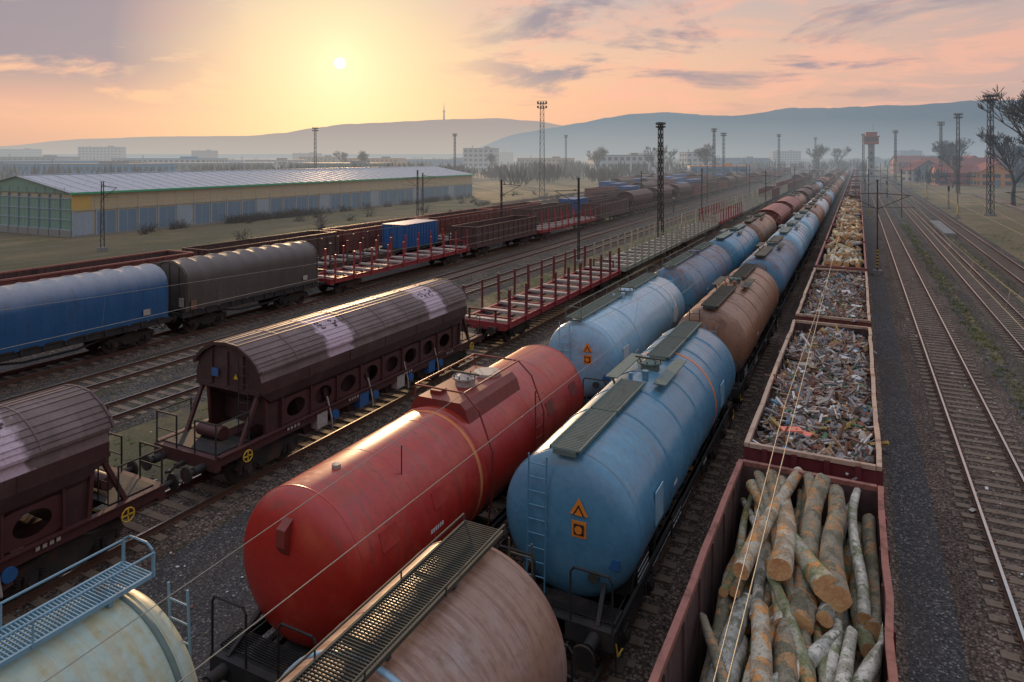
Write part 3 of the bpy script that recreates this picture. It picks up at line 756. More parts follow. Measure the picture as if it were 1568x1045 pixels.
XA, XB, XC, XH = -1.0, -5.3, -9.1, -17.9
def track(path, ballast='ballast', sl='sleeper', smax=230):
    mb = MB()
    P = [Vector((x, y, 0)) for x, y in path]
    T = []
    for i in range(len(P)):
        a = P[max(0, i-1)]; b = P[min(len(P)-1, i+1)]; T.append((b-a).normalized())
    Nn = [Vector((t.y, -t.x, 0)) for t in T]
    def sweep(prof, m, smooth=False):
        n = len(prof); vs = []
        for p, nn in zip(P, Nn):
            for (o, z) in prof: vs.append(tuple(p+nn*o+Vector((0,0,z))))
        mb.add(vs, [(k*n+i, k*n+i+1, (k+1)*n+i+1, (k+1)*n+i) for k in range(len(P)-1) for i in range(n-1)], m, smooth)
    sweep([(-1.9,-.268),(-1.5,-.20),(-.3,-.185),(.3,-.185),(1.5,-.20),(1.9,-.268)], ballast)
    for s_ in (-1, 1):
        o = s_*.7525
        sweep([(o-.075,-.17),(o-.07,-.155),(o-.012,-.14),(o-.012,-.045),(o-.036,-.035),(o-.036,-.004)], 'railside')
        sweep([(o+.036,-.004),(o+.036,-.035),(o+.012,-.045),(o+.012,-.14),(o+.07,-.155),(o+.075,-.17)], 'railside')
        sweep([(o-.036,-.004),(o-.026,0),(o+.026,0),(o+.036,-.004)], 'railtop')
    pos_ = 0
    for a, b, t in zip(P, P[1:], T):
        L = (b-a).length; dvec = (b-a)/L; ang = math.atan2(-dvec.x, dvec.y)
        rot = Matrix.Rotation(ang, 3, 'Z')
        while pos_ < L:
            p = a+dvec*pos_
            if p.y < smax:
                mb.box((p.x+R.uniform(-.04,.04), p.y+R.uniform(-.03,.03), -.205), (2.5*R.uniform(.98,1.02), .25, .09), sl, rot @ Matrix.Rotation(R.gauss(0,.015), 3, 'Z'))
                if p.y < 45:
                    for o in (-.7525, .7525):
                        for e in (-.11, .11):
                            mb.box((p.x+o+e, p.y, -.145), (.09, .12, .04), 'railside', rot)
            pos_ += .62
        pos_ -= L
    return obj('railway_track', mb)
TR = [XA, XB, XC, XH, -26.7, -31.0, -35.0, -39.8, -44.6]
for x in TR: track([(x, -12), (x, 120), (x, 620)], 'ballast2' if x in (-26.7, -31.0) else 'ballast')
track([(3.87, -12), (3.87, 120), (3.87, 620)], 'ballast', 'sleeper')
track([(8.5, -12), (8.5, 120), (8.5, 620)], 'ballast2', 'sleeper')
track([(12.6, -12), (12.6, 120), (12.6, 620)], 'ballast2', 'sleeper')
cur = [(19+14*(1-math.cos(min(1.0, max(0, (i*4-20)/150.0))*1.3)), -12+i*4+0.0) for i in range(60)]
track(cur, 'ballast2', 'sleeper_c')
for x in (-52, -58, -64, -70): track([(x, 130), (x, 620)], 'ballast2', smax=0)
mb = MB(); mb.prism([(-.6,-.27),(.6,-.27),(.6,.12),(.66,.12),(.66,.22),(-.66,.22),(-.66,.12),(-.6,.12)], 0, 20, 'concrete')
obj('platform', mb, (10.55, 104, 0))

# ---------------------------------------------------------------- wagons: hero ones
def place(name, me, x, yc): return obj(name, me, (x, yc, 0))
me, p = tank('cream', 11.4, r=1.50, zc=2.60, walk='walk_blue', walkx=(-.42,.22), rail='high', rings=(5.15,), ringm=M['walk_green'])
place('tank_wagon', me, XC, .75)
me, p = tank('red', 11.5, r=1.43, zc=2.60, style='red', walk=None, bands=((2.05-3.2, .12),), rings=())
place('tank_wagon', me, XC-.0, 14.75)
me, p = tank('bluelight', 11.2, style='pale', walk='walk_green', walkx=(-.55,.05), rail='one', rings=(-2.6, 2.6), ringm=M['bluelight'], bands=((3.6,.25),), bandm='white')
place('tank_wagon', me, XC, 28.9)
me, p = tank('rusttank', 12.2, r=1.52, zc=2.58, walk='walk_dark', walkx=(-.36,.32), rail='low', rings=(2.9, -2.6), ringm=M['bluelight'])
place('tank_wagon', me, XB, 3.55)
me, p = tank('blue', 12.4, r=1.49, zc=2.56, style='blue', walk='walk_green', walkx=(-.34,.30), solid=True, rings=(-3.2, -1.6, 0, 1.5, 2.9, 4.5), ringm=M['blue'], bands=((2.2, .14),))
place('tank_wagon', me, XB, 18.9)
me, p = tank('bluerust', 11.9, style='', walk='walk_green', walkx=(-.45,.15), rail='one', rings=(-3.5, 0, 3.5))
place('tank_wagon', me, XC, 42.9)
me, p = tank('rust2', 12.4, r=1.46, zc=2.58, walk='walk_dark', solid=True, rings=(-4, -2, 0, 2, 4), ringm=M['rust2'])
place('tank_wagon', me, XB, 33.9)
FT = {}
for k, b, w, rg in (('blue','blue','walk_green',(-3,0,3)), ('pale','bluelight','walk_green',(-3.6,-1.8,0,1.8,3.6)), ('white','white','walk_dark',(-3,0,3)), ('rust','rust2','walk_dark',(-3,3)), ('brown','brown','walk_dark',(-3,0,3)), ('brust','bluerust','walk_dark',(-3,3)), ('redd','red_dark','walk_dark',(-3,3))):
    FT[k] = tank(b, 11.8, near=False, walk=w, solid=True, rings=rg, ringm=M['blue'] if k == 'pale' else None)
y = 49.2
for k in ['brust','pale','pale','rust','white','brown','pale','brown','rust','brown','rust','rust','brown','white','rust','brown','brown','redd','rust','brown','white','brown','rust','brown','rust','brown','brown','rust']:
    place('tank_wagon', FT[k][0], XB, y); y += FT[k][1]+.2
y = 57.2
hop_n = hopper(True); hop_f = hopper(False, 'gond3', 'gond3', 12.0); hop_r = hopper(False, 'gond', 'gond2', 12.0)
gmesh_r = gondola('gond', 'gond2', near=False)[0].mesh('gondola_wagon_mesh')
gmesh_b = gondola('gond3', 'gond3', near=False)[0].mesh('gondola_wagon_mesh')
gmesh_p = gondola('gond2', 'rim', near=False)[0].mesh('gondola_wagon_mesh')
GP = 15.24
for k in ['blue','rust','hr','hr','rust','hf','hf','brown','pale','hf','hr','brown','gond','gond','hf','brown','rust','hf','hf','gond','hf','brown','brown','hf','hf']:
    if k in FT: me, p = FT[k]; nm = 'tank_wagon'
    elif k == 'gond': me, p = gmesh_r, GP; nm = 'gondola_wagon'
    else: me, p = (hop_r if k == 'hr' else hop_f); nm = 'hopper_wagon'
    place(nm, me, XC, y+(p-13.8)/2); y += p+.1

mb, p = gondola('maroon', 'rim', 14.2)
logstack(mb, 2.7, 6.9, 2.95); logstack(mb, -1.4, 3.0, 2.60, rough=1.3); logstack(mb, -4.9, -1.2, 2.3)
place('log_wagon', mb, XA, 9.25)
mb, p = gondola('maroon', 'rimpale', 14.0)
hf_ = scrapload(mb, 14.0, 6000)
mb.box((-.55, -5.3, hf_(-.55, -5.3)+.12), (.50, .30, .05), 'scred', Matrix.Rotation(.4, 3, 'Z')); mb.box((-.25, -5.2, hf_(-.25, -5.2)+.11), (.35, .3, .04), 'scred', Matrix.Rotation(-.3, 3, 'Z'))
place('scrap_wagon', mb, XA, 24.4)
mb, p = gondola('gond', 'rimpale', 14.0)
scrapload(mb, 14.0, 4500)
place('scrap_wagon', mb, XA, 39.7)
lw = []
for q in range(2):
    mb, p = gondola('gond', 'gond2', 14.0, near=False)
    for a in (-6.7, -3.3, .1, 3.5): logstack(mb, a, a+3.2, 3.1+R.uniform(-.05,.25), near=False, rough=1.0)
    lw.append(mb.mesh('log_wagon_mesh'))
y = 54.9
for i in range(5): place('log_wagon', lw[i % 2], XA, y); y += GP
mb, p = gondola('gond2', 'gond2', 14.0, near=False); scrapload(mb, 14.0, 500); gs = mb.mesh('gondola_loaded_mesh')
for i in range(21):
    place('gondola_wagon', gs if i % 3 else gmesh_p, XA, y); y += GP

place('hopper_wagon', hop_n[0], XH, 4.3); place('hopper_wagon', hop_n[0], XH, 21.5)
sr, sp = stake('stake_red', 'maroon'); sr = sr.mesh('stake_wagon_mesh')
sr2, _ = stake('stake_red', 'stake_red', near=False); sr2 = sr2.mesh('stake_wagon_mesh')
sg, _ = stake('stake_grey', 'stake_grey', near=False); sg = sg.mesh('stake_wagon_mesh')
sd_, _ = stake('gond3', 'gond3', near=False); sd_ = sd_.mesh('stake_wagon_mesh')
y = 41.5
for k in [sr, sg, sg, sr2, sg, sg]: place('stake_wagon', k, XH, y); y += sp
y += -2
for i in range(16):
    k = R.choice(['g','g','h','s']); me, p, nm = {'g': (gmesh_r, GP, 'gondola_wagon'), 'h': (*hop_f, 'hopper_wagon'), 's': (sg, sp, 'stake_wagon')}[k]
    place(nm, me, XH, y+p/2-8); y += p

cb, cp = covered('tarpblue'); cbr, _ = covered('tarpbrown', L=10.3)
place('covered_wagon', cb, -35.0, 5.9); place('covered_wagon', cb, -35.0, 18.8); place('covered_wagon', cbr, -35.0, 31.0)
y = 37.0
seq = [('s', sr2), ('g', gmesh_b), ('s', sr2), ('g', gmesh_b), ('h', hop_f[0]), ('h', hop_f[0]), ('h', hop_f[0]), ('g', gmesh_r), ('g', gmesh_b), ('g', gmesh_r), ('h', hop_f[0])]
seq += [(k, {'g': gmesh_r, 'h': hop_f[0], 's': sr2}[k]) for k in [R.choice('gghs') for _ in range(12)]]
PL = {'s': sp, 'g': GP, 'h': hop_f[1]}; NM = {'s': 'stake_wagon', 'g': 'gondola_wagon', 'h': 'hopper_wagon'}
for k, me in seq: place(NM[k], me, -35.0, y+PL[k]/2); y += PL[k]
def boxwagon(m, L=13.2, hh=1.9):
    mb = MB()
    mb.box((0,0,1.2),(2.7,L+.6,.25),'frame')
    mb.box((0,0,1.33+hh/2),(2.6,L,hh),m)
    for i in range(int(L/.5)):
        for sx in (-1,1): mb.box((sx*1.32,-L/2+.3+i*.5,1.33+hh/2),(.05,.16,hh-.1),m)
    for x in (-1.2,-.4,.4,1.2):
        for s_ in (-1,1): mb.box((x,s_*(L/2+.03),1.33+hh/2),(.08,.05,hh-.1),m)
    mb.box((0,0,1.37+hh),(2.68,L+.08,.06),m)
    for s_ in (-1,1): bogie(mb, s_*max(.05, L/2-1.8), False)
    buffers(mb, L+.6, False)
    return mb.mesh('container_wagon_mesh')
bw = boxwagon('bluepart'); bw2 = boxwagon('bluepart', 7.0, 2.3)
bw3 = boxwagon('bluepart', 5.8, 2.2)
y = 31.5
for k in ['s','b','s','g','b','g','s','g','g','b','g','s','g','g','h','h','g','b','g','s','g','h','g','g','b','g','h','g','g']:
    me = {'s': sd_, 'b': bw3, 'g': gmesh_b, 'h': hop_f[0]}[k]; p = {'s': sp, 'b': 7.7, 'g': GP, 'h': hop_f[1]}[k]
    place({'b': 'container_wagon', **NM}[k], me, -39.8, y+p/2); y += p
for x, y0, y1, ch in ((-44.6, 4, 90, 'ggg'), (-44.6, 125, 470, 'gghbs'), (-52, 140, 470, 'gghb'), (-58, 165, 470, 'gbh'), (-64, 200, 470, 'ghg'), (-70, 215, 470, 'bhg')):
    y = y0
    while y < y1:
        k = R.choice(ch)
        if k == 'b': me = R.choice([bw2, bw2, bw]); p = 15.1 if me is bw else 9; nm = 'container_wagon'
        else: me = {'g': R.choice([gmesh_r, gmesh_b, gmesh_r]), 'h': hop_f[0], 's': R.choice([sr2, sg])}[k]; p = PL[k]; nm = NM[k]
        place(nm, me, x, y+p/2); y += p+(R.random() < .12)*R.uniform(5, 25)

# ---------------------------------------------------------------- masts and wires
def lattice(h, w0, w1, m='mast', hs=1.0):
    mb = MB(); n = max(6, int(h/(1.5 if w0 > .7 else 1.0)))
    cs = [(-1,-1),(1,-1),(1,1),(-1,1)]
    def P(k, c): t = k/n; w = (w0+(w1-w0)*t)/2; return (c[0]*w, c[1]*w, -.27+(h+.27)*t)
    th = .11 if w0 > .7 else .08
    for c in cs: mb.beam(P(0,c), P(n,c), th, th, m)
    for k in range(n):
        for i in range(4):
            a, b = cs[i], cs[(i+1) % 4]
            mb.beam(P(k,a), P(k+1,b), .05, .05, m); mb.beam(P(k,b), P(k+1,a), .05, .05, m)
            mb.beam(P(k+1,a), P(k+1,b), .05, .05, m)
    mb.box((0,0,-.12), (w0+.5, w0+.5, .3), 'concrete')
    q = hs
    mb.box((0,0,h-.3*q), (2.6*q, 2.6*q, .08), m); mb.box((0,0,h-1.5*q), (2.2*q, 2.2*q, .07), m)
    for zz in (h+.1*q, h-1.1*q):
        for s_ in (-1, 1):
            for t in (-.9, -.3, .3, .9):
                mb.box((t*1.25*q, s_*1.3*q, zz-.1*q), (.38*q, .28*q, .5*q), 'walk_dark'); mb.box((s_*1.3*q, t*1.25*q, zz-.1*q), (.28*q, .38*q, .5*q), 'walk_dark')
    for s_ in (-1, 1):
        mb.tube([(-1.3*q, s_*1.3*q, h+.5*q), (1.3*q, s_*1.3*q, h+.5*q)], .025, m); mb.tube([(s_*1.3*q, -1.3*q, h+.5*q), (s_*1.3*q, 1.3*q, h+.5*q)], .025, m)
        mb.cyl((s_*1.2*q, 1.2*q, h-.3*q), (s_*1.2*q, 1.2*q, h+.5*q), .025, m, 5); mb.cyl((s_*1.2*q, -1.2*q, h-.3*q), (s_*1.2*q, -1.2*q, h+.5*q), .025, m, 5)
    return mb.mesh('lighting_mast_mesh')
for x, y, h, hs in ((-72.7,160.5,24,.9), (-21.9,84,14.2,.32), (-177,190,20.5,.7), (-158,256,20,.6), (-126,306,20.3,.6), (-47,256,20.2,.6), (-46,270,19,.6), (20.7,145,20.8,.6), (24.8,226,21.9,.7), (27,294,22.6,.7), (14,330,21,.6), (2,340,20,.5), (-32,330,20,.5), (6,430,19,.6), (-22, 430, 21,.6)):
    obj('lighting_mast', lattice(h, 1.3 if hs > .8 else (.55 if hs < .4 else .8), .9 if hs > .8 else (.42 if hs < .4 else .6), hs=hs), (x, y, 0), R.random())
def catenary(h=8.0, arms=(-1,), m='mast', stripe=False):
    mb = MB(); n = int(h/.8)
    for s_ in (-1, 1):
        mb.beam((0, s_*.22, -.27), (0, s_*.12, h), .11, .05, m)
    for k in range(n):
        a = .22-.10*k/n; b = .22-.10*(k+1)/n; z = h*k/n; z2 = h*(k+1)/n; s_ = 1 if k % 2 else -1
        mb.beam((0, s_*a, z), (0, -s_*b, z2), .06, .02, m)
    mb.box((0,0,-.1), (.7,.8,.5), 'concrete')
    mb.box((0,0,h+.04), (.2,.4,.06), m)
    if stripe:
        for i in range(6): mb.box((0, 0, .5+i*.28), (.17, .52-.008*i, .14), 'yellow'); mb.box((0, 0, .64+i*.28), (.165, .51-.008*i, .14), 'black')
    for a in arms:
        mb.tube([(0,0,6.9), (a*2.6,0,6.75)], .035, m); mb.tube([(0,0,5.5), (a*2.4,0,6.72)], .03, m)
        mb.tube([(0,0,5.6), (a*2.8,0,5.75), (a*2.9,0,5.62)], .02, m)
        for q in range(5): mb.cyl((a*(.25+q*.06),0,6.88), (a*(.28+q*.06),0,6.88), .07, 'brown', 8)
    return mb.mesh('catenary_mast_mesh')
cm1 = catenary(8.0, (-1,)); cm2 = catenary(8.0, (-1,1), stripe=True); cm3 = catenary(7.3, (1,)); cm4 = catenary(7.6, (-1,1))
for x, y0, me in ((1.5, 68, cm2), (14.9, 78, cm2), (-13.9, 122, cm4), (-24.0, 61.5, cm1), (-37.4, 71, cm3), (-60.4, 87, cm1), (-65.6, 96, cm3), (-74, 46.5, cm3), (6.2, 126, cm1), (-29, 150, cm1)):
    reps = 6 if x > -50 else 1
    for i in range(reps):
        obj('catenary_mast', me, (x, y0+i*58, 0))
def signal():
    mb = MB()
    mb.cyl((0,0,-.27),(0,0,4.0),.06,'mast',8); mb.box((0,0,-.1),(.5,.5,.4),'concrete')
    mb.box((0,0,3.8),(.36,.16,1.0),'black')
    for z in (3.5,3.8,4.1):
        mb.cyl((0,-.08,z),(0,-.22,z),.10,'black',10,caps=False); mb.cyl((0,-.082,z),(0,-.09,z),.08,'glass',10)
    ladder(mb,(0,.2,.0),'x',3.4,'mast',w=.3); mb.box((0,-.02,2.8),(.25,.04,.4),'white')
    return mb.mesh('railway_signal_mesh')
sgm = signal()
for x, y in ((6.2,190),(1.6,205),(16,160),(-29,120)): obj('railway_signal', sgm, (x, y, 0))
def wire(x, ys, z0, sag, r):
    mb = MB()
    for a, b in zip(ys, ys[1:]):
        pts = [(x, a+(b-a)*t/8, z0-4*sag*(t/8)*(1-t/8)) for t in range(9)]
        mb.tube(pts, r, 'wire', 4)
    return mb
for x, s0 in ((-1.0, 10), (-5.2, 10), (3.87, 10), (8.5, 12), (XH, 4), (-26.7, 4), (-31.0, 4)):
    ys = [s0+58*i for i in range(-1, 8)]
    mb = wire(x, ys, 5.6, .03, .0075); m2 = wire(x+.12, ys, 6.75, .75, .005)
    b = len(mb.v); mb.v += m2.v
    for f, s_ in zip(m2.f, m2.sm): mb.f.append([i+b for i in f]); mb.mi.append(0); mb.sm.append(s_)
    for a in ys[:-1]:
        for t in (1,2,3,4,5,6,7):
            y = a+58*t/8; z = 6.75-4*.75*(t/8)*(1-t/8); mb.cyl((x, y, 5.6), (x+.12, y, z), .003, 'wire', 4, caps=False)
    obj('overhead_wire', mb)

# ---------------------------------------------------------------- warehouse
M['wh_yellow'] = paint('warehouse_yellow', (.58,.37,.08), .7, amt=.35, dirt=(.30,.22,.10))
M['wh_cream'] = paint('warehouse_cream', (.46,.38,.24), .7, amt=.5, dirt=(.26,.22,.14))
M['wh_grey'] = paint('warehouse_blue_grey', (.12,.20,.27), .6, amt=.5, dirt=(.09,.12,.14))
M['wh_grey2'] = paint('warehouse_pale', (.28,.34,.38), .6, amt=.5, dirt=(.18,.2,.2))
M['wh_roof'] = paint('warehouse_roof', (.42,.44,.46), .5, amt=.6, dirt=(.20,.21,.22), streak=False)
M['wh_green'] = paint('gutter_green', (.03,.36,.16), .6, amt=.2)
M['wh_glass'] = paint('warehouse_green_glass', (.14,.28,.20), .4, amt=.6, dirt=(.25,.24,.15))
wh = bpy.data.objects.new('warehouse', None); COL.objects.link(wh); wh.location = (-101, 52, -.27)
W2, LW, EV, RG = 12.0, 101.0, 5.75, 7.75
mb = MB()
mb.box((0, LW/2, EV*.5), (W2*2-.3, LW-.3, EV), 'wh_cream')
mb.prism([(-W2+.15, EV), (W2-.15, EV), (0, RG-.05)], .15, LW-.15, 'wh_cream')
obj('walls', mb, parent=wh)
mb = MB()
x = W2-.15
n = 34
for i in range(n):
    y0 = LW*i/n; y1 = LW*(i+1)/n
    mb.box((x+.05, (y0+y1)/2, 1.75), (.1, y1-y0-.35, 2.9), 'wh_grey' if (i*7) % 5 else 'wh_grey2')
    mb.box((x+.09, (y0+y1)/2, 1.75), (.04, .06, 2.9), 'wh_grey2')
    mb.box((x+.11, y0+.17, 1.9), (.16, .18, 3.5), 'wh_grey2')
    mb.box((x+.03, (y0+y1)/2, 4.55), (.06, y1-y0-.05, 1.9), 'wh_cream')
for z in (4.0, 4.6, 5.2): mb.box((x+.07, LW/2, z), (.03, LW-.2, .04), 'wh_yellow')
mb.box((x+.06, LW/2, 3.5), (.18, LW, .16), 'wh_cream')
mb.box((x+.1, 1.2, 4.5), (.12, 2.4, 1.9), 'wh_yellow')
mb.box((x+.06, LW/2, .15), (.2, LW, .3), 'concrete')
obj('side_panels', mb, parent=wh)
mb = MB()
for i in range(10):
    a = -W2+.2+i*(2*W2-.4)/10; w = (2*W2-.4)/10
    mb.box((a+w/2, .08, 3.0), (w-.25, .1, 4.0), 'wh_glass')
    mb.box((a+w/2, .02, 3.0), (.08, .06, 4.0), 'wh_grey2')
    mb.box((a+.05, .0, 2.8), (.14, .2, 5.4), 'wh_grey')
for z in (1.0, 2.3, 3.6, 5.0): mb.box((0, -.01, z), (2*W2-.4, .12, .12), 'wh_grey2')
mb.box((0, .02, .5), (2*W2-.4, .24, .9), 'concrete')
mb.prism([(-W2+.2, EV-.1), (W2-.2, EV-.1), (0, RG-.12)], -.06, .12, 'wh_glass')
for i in range(-5, 6): mb.box((i*2.1, -.08, EV+.2), (.08, .04, .9), 'wh_grey')
obj('end_wall', mb, parent=wh)
mb = MB()
for s_ in (-1, 1):
    mb.beam((s_*(W2+.35), LW/2, EV+.02), (0, LW/2, RG+.06), LW+.8, .10, 'wh_roof')
    mb.box((s_*(W2+.38), LW/2, EV-.06), (.16, LW+.8, .26), 'wh_green' if s_ > 0 else 'wh_grey')
    for i in range(0, 51):
        mb.beam((s_*(W2+.3), i*2.02, EV+.10), (0, i*2.02, RG+.14), .06, .05, 'wh_roof')
mb.box((0, LW/2, RG+.14), (.6, LW+.8, .1), 'wh_roof')
obj('roof', mb, parent=wh)

# ---------------------------------------------------------------- town buildings
for nm, c in (('b_white',(.40,.43,.46)),('b_blue',(.04,.22,.42)),('b_grey',(.20,.21,.22)),('b_cream',(.36,.28,.19)),('b_red',(.33,.07,.04)),('b_orange',(.55,.22,.05)),('b_green',(.12,.22,.18)),('b_roofred',(.25,.06,.035)),('b_roofgrey',(.16,.17,.18))):
    M[nm] = paint(nm, c, .7, amt=.25, dirt=tuple(x*.5 for x in c))
def building(name, x, y, w, d, h, m, roof, floors, rz=0, gable=False):
    mb = MB()
    mb.box((0,0,h/2), (w, d, h), m)
    fh = h/floors; nw = max(3, int(w/3.2)); nd = max(2, int(d/3.2))
    for f in range(floors):
        z = fh*(f+.52)
        for i in range(nw):
            xx = -w/2+w*(i+.5)/nw
            for s_ in (-1, 1):
                mb.box((xx, s_*(d/2+.02), z), (w/nw*.6, .06, fh*.5), 'glass'); mb.box((xx, s_*(d/2+.06), z-fh*.28), (w/nw*.68, .16, .12), m)
        for i in range(nd):
            yy = -d/2+d*(i+.5)/nd
            for s_ in (-1, 1): mb.box((s_*(w/2+.02), yy, z), (.06, d/nd*.55, fh*.5), 'glass')
    if gable:
        mb.prism([(-w/2, h), (w/2, h), (0, h+w*.32)], -d/2, d/2, m)
        for s_ in (-1, 1): mb.beam((s_*(w/2+.4), 0, h-.1), (0, 0, h+w*.32+.1), d+.9, .16, roof)
        mb.box((w*.2, d*.2, h+w*.3), (.7,.7,1.4), 'b_red')
    else:
        mb.box((0,0,h+.2), (w+.3, d+.3, .4), roof); mb.box((w*.2, 0, h+.9), (w*.12, d*.3, 1.2), roof)
        mb.cyl((-w*.3, 0, h+.4), (-w*.3, 0, h+2.4), .25, roof, 8)
    mb.box((0,-d/2-.05, 1.2), (1.8, .14, 2.4), 'b_roofgrey')
    return obj(name, mb, (x, y, -.27), rz)
def W(D, u): return (D*(.8918*u-.4524), D*(.8918+.4524*u))
blds = [('factory_building',300,-.62,70,25,7,'b_blue','b_roofgrey',2),('factory_building',420,-.50,60,25,9,'b_white','b_blue',3),('factory_building',480,-.70,50,25,10,'b_grey','b_roofgrey',3),
 ('factory_building',450,-.36,50,30,8,'b_white','b_roofgrey',2),('office_building',500,-.20,40,20,9,'b_orange','b_roofgrey',3),('factory_building',560,-.10,60,25,8,'b_blue','b_roofgrey',2),
 ('office_building',480,-.045,22,14,16,'b_white','b_roofgrey',5),('apartment_building',700,-.60,40,14,20,'b_white','b_roofgrey',7),('apartment_building',780,-.45,24,14,17,'b_grey','b_roofgrey',6),
 ('apartment_building',800,-.3,30,14,14,'b_white','b_roofgrey',5),('factory_building',380,.16,34,16,11,'b_white','b_roofgrey',3),('factory_building',520,.05,40,20,9,'b_cream','b_roofred',3),
 ('factory_building',440,.27,18,12,13,'b_white','b_roofgrey',4),('apartment_building',750,.2,30,14,14,'b_grey','b_roofgrey',5),('factory_building',600,.33,50,20,9,'b_blue','b_roofgrey',3),
 ('apartment_building',850,.4,34,14,17,'b_white','b_roofgrey',6),('apartment_building',900,.58,30,14,18,'b_white','b_roofgrey',6),('office_building',600,.62,30,16,11,'b_grey','b_roofgrey',4),
 ('factory_building',330,-.25,46,18,7,'b_green','b_roofgrey',2),('factory_building',350,-.44,60,20,7,'b_grey','b_white',2),('office_building',560,-.28,30,20,10,'b_cream','b_roofred',3),
 ('warehouse_building',300,.30,24,12,6,'b_blue','b_orange',2),('apartment_building',720,.72,30,14,18,'b_grey','b_roofgrey',6),('apartment_building',950,-.02,40,14,16,'b_white','b_roofgrey',6),('apartment_building',900,-.72,50,14,20,'b_white','b_roofgrey',7),
 ('factory_building',390,-.58,40,20,7,'b_orange','b_roofgrey',2),('factory_building',370,-.68,44,20,8,'b_blue','b_white',2)]
for i, (nm, D, u, w, d, h, m_, rf, fl) in enumerate(blds):
    x, y = W(D, u); building(nm, x, y, w, d, h, m_, rf, fl, YAW+R.uniform(-.3,.3))
for D, u, w, d, h, m_ in ((330,.63,12,18,6,'b_orange'),(300,.68,12,16,6,'b_red'),(360,.665,12,20,7,'b_cream'),(250,.645,9,12,4.5,'b_red'),(280,.60,12,9,5,'b_grey'),(240,.70,10,14,5,'b_orange'),(420,.58,12,16,7,'b_red'),(400,.72,14,16,8,'b_cream')):
    x, y = W(D, u); building('brick_house', x, y, w, d, h, m_, 'b_roofred', 2, YAW+R.uniform(-.4,.4)+1.57*(R.random() < .5), True)
mb = MB()
mb.box((0,0,8.2), (2.6,3.0,17), 'b_grey'); mb.box((0,0,17.5), (5.6,5.6,3.2), 'b_red')
for s_ in (-1,1):
    for t in (-1.8,-.6,.6,1.8):
        mb.box((t, s_*2.82, 17.9), (1.0,.08,1.5), 'glass'); mb.box((s_*2.82, t, 17.9), (.08,1.0,1.5), 'glass')
mb.box((0,0,19.3), (6.6,6.6,.4), 'b_roofred'); mb.box((0,0,20.2), (4.4,4.4,1.6), 'b_red'); mb.box((0,0,21.1), (4.8,4.8,.25), 'b_roofred')
for z in (3,6,9,12): mb.box((0,-1.52,z), (1.0,.06,1.3), 'glass')
mb.box((0,0,10.0), (4.0,4.2,.3), 'b_roofgrey'); mb.cyl((1,1,21), (1,1,25), .06, 'mast', 6)
obj('signal_tower', mb, (5.0, 342, -.27), .1)

# ---------------------------------------------------------------- trees
M['twig'] = paint('bare_branches', (.050,.040,.033), .85, amt=.4, dirt=(.03,.025,.02), streak=False)
def tree(h, seed, depth=6):
    rr = random.Random(seed); mb = MB()
    def br(p, d, L, r, k):
        q = p
        for s_ in range(2):
            d2 = (d+Vector((rr.gauss(0,.10), rr.gauss(0,.10), rr.gauss(0,.05)+.03))).normalized()
            e = q+d2*L/2; mb.cyl(q, e, max(.026, r*(1-.2*s_)), 'twig', 6 if k > 3 else 3, r2=max(.018, r*(.8-.2*s_)), caps=False); q = e; d = d2
            if k > 0 and s_ == 0 and k < depth:
                sd = (d+Vector((rr.gauss(0,.7), rr.gauss(0,.7), rr.uniform(-.1,.5)))).normalized(); br(q, sd, L*.65, r*.45, k-2 if k > 1 else 0)
        if k <= 0: return
        for i in range(3 if k > 1 else 5):
            sd = (d*1.1+Vector((rr.gauss(0,.5), rr.gauss(0,.5), rr.uniform(-.1,.4)))).normalized()
            br(q, sd, L*rr.uniform(.66,.85), r*.6, k-1)
    br(Vector((0,0,-.3)), Vector((0,0,1)), h*.20, h*.02, depth)
    zm = max(v[2] for v in mb.v); s_ = h/zm
    mb.v = [(v[0]*s_, v[1]*s_, v[2]*s_) for v in mb.v]
    return mb.mesh('bare_tree_mesh')
tm = [tree(20, s_, 6) for s_ in (3, 8)]+[tree(12, 5, 5)]
for i, (x, y, h) in enumerate(((26.5,137,24),(33,150,20),(29,175,17),(-118,330,16),(-60,320,17),(-80,300,16),(34,330,19),(40,420,20),(28,270,12),(-20,420,18),(-220,270,14),(-260,300,14),(50,300,17),(-180,330,13),(-95,380,15),(62,380,17),(38,205,12),(-10,470,17))):
    obj('bare_tree', tm[i % 3], (x, y, -.3), R.random()*6, sc=(h/(20 if i % 3 < 2 else 12),)*3)
mb = MB()
for i in range(900):
    u = R.uniform(-.95,.95); D = R.choice([R.uniform(230,380), R.uniform(350,600), R.uniform(500,1100)])
    x, y = W(D, u)
    if -95 < x < 16 and y < 520:
        if not (x < -76 and y > 170): continue
    if x > 10 and x < 22 : continue
    hh = R.uniform(2.5, 7)*(1+D/1400); ww = hh*R.uniform(.7,1.6)
    for k in range(26):
        a = Vector((x+R.gauss(0,.33)*ww, y+R.gauss(0,.33)*ww, -.3)); t = Vector((a.x+R.gauss(0,.18)*ww, a.y+R.gauss(0,.18)*ww, hh*R.uniform(.45,1)))
        w_ = R.uniform(.12,.4)*hh/5
        mb.add([tuple(a), (t.x-w_, t.y, t.z*.7), tuple(t), (t.x+w_, t.y+.3, t.z*.65)], [(0,1,2,3)], M['twig'])
obj('distant_trees', mb)
mb = MB()
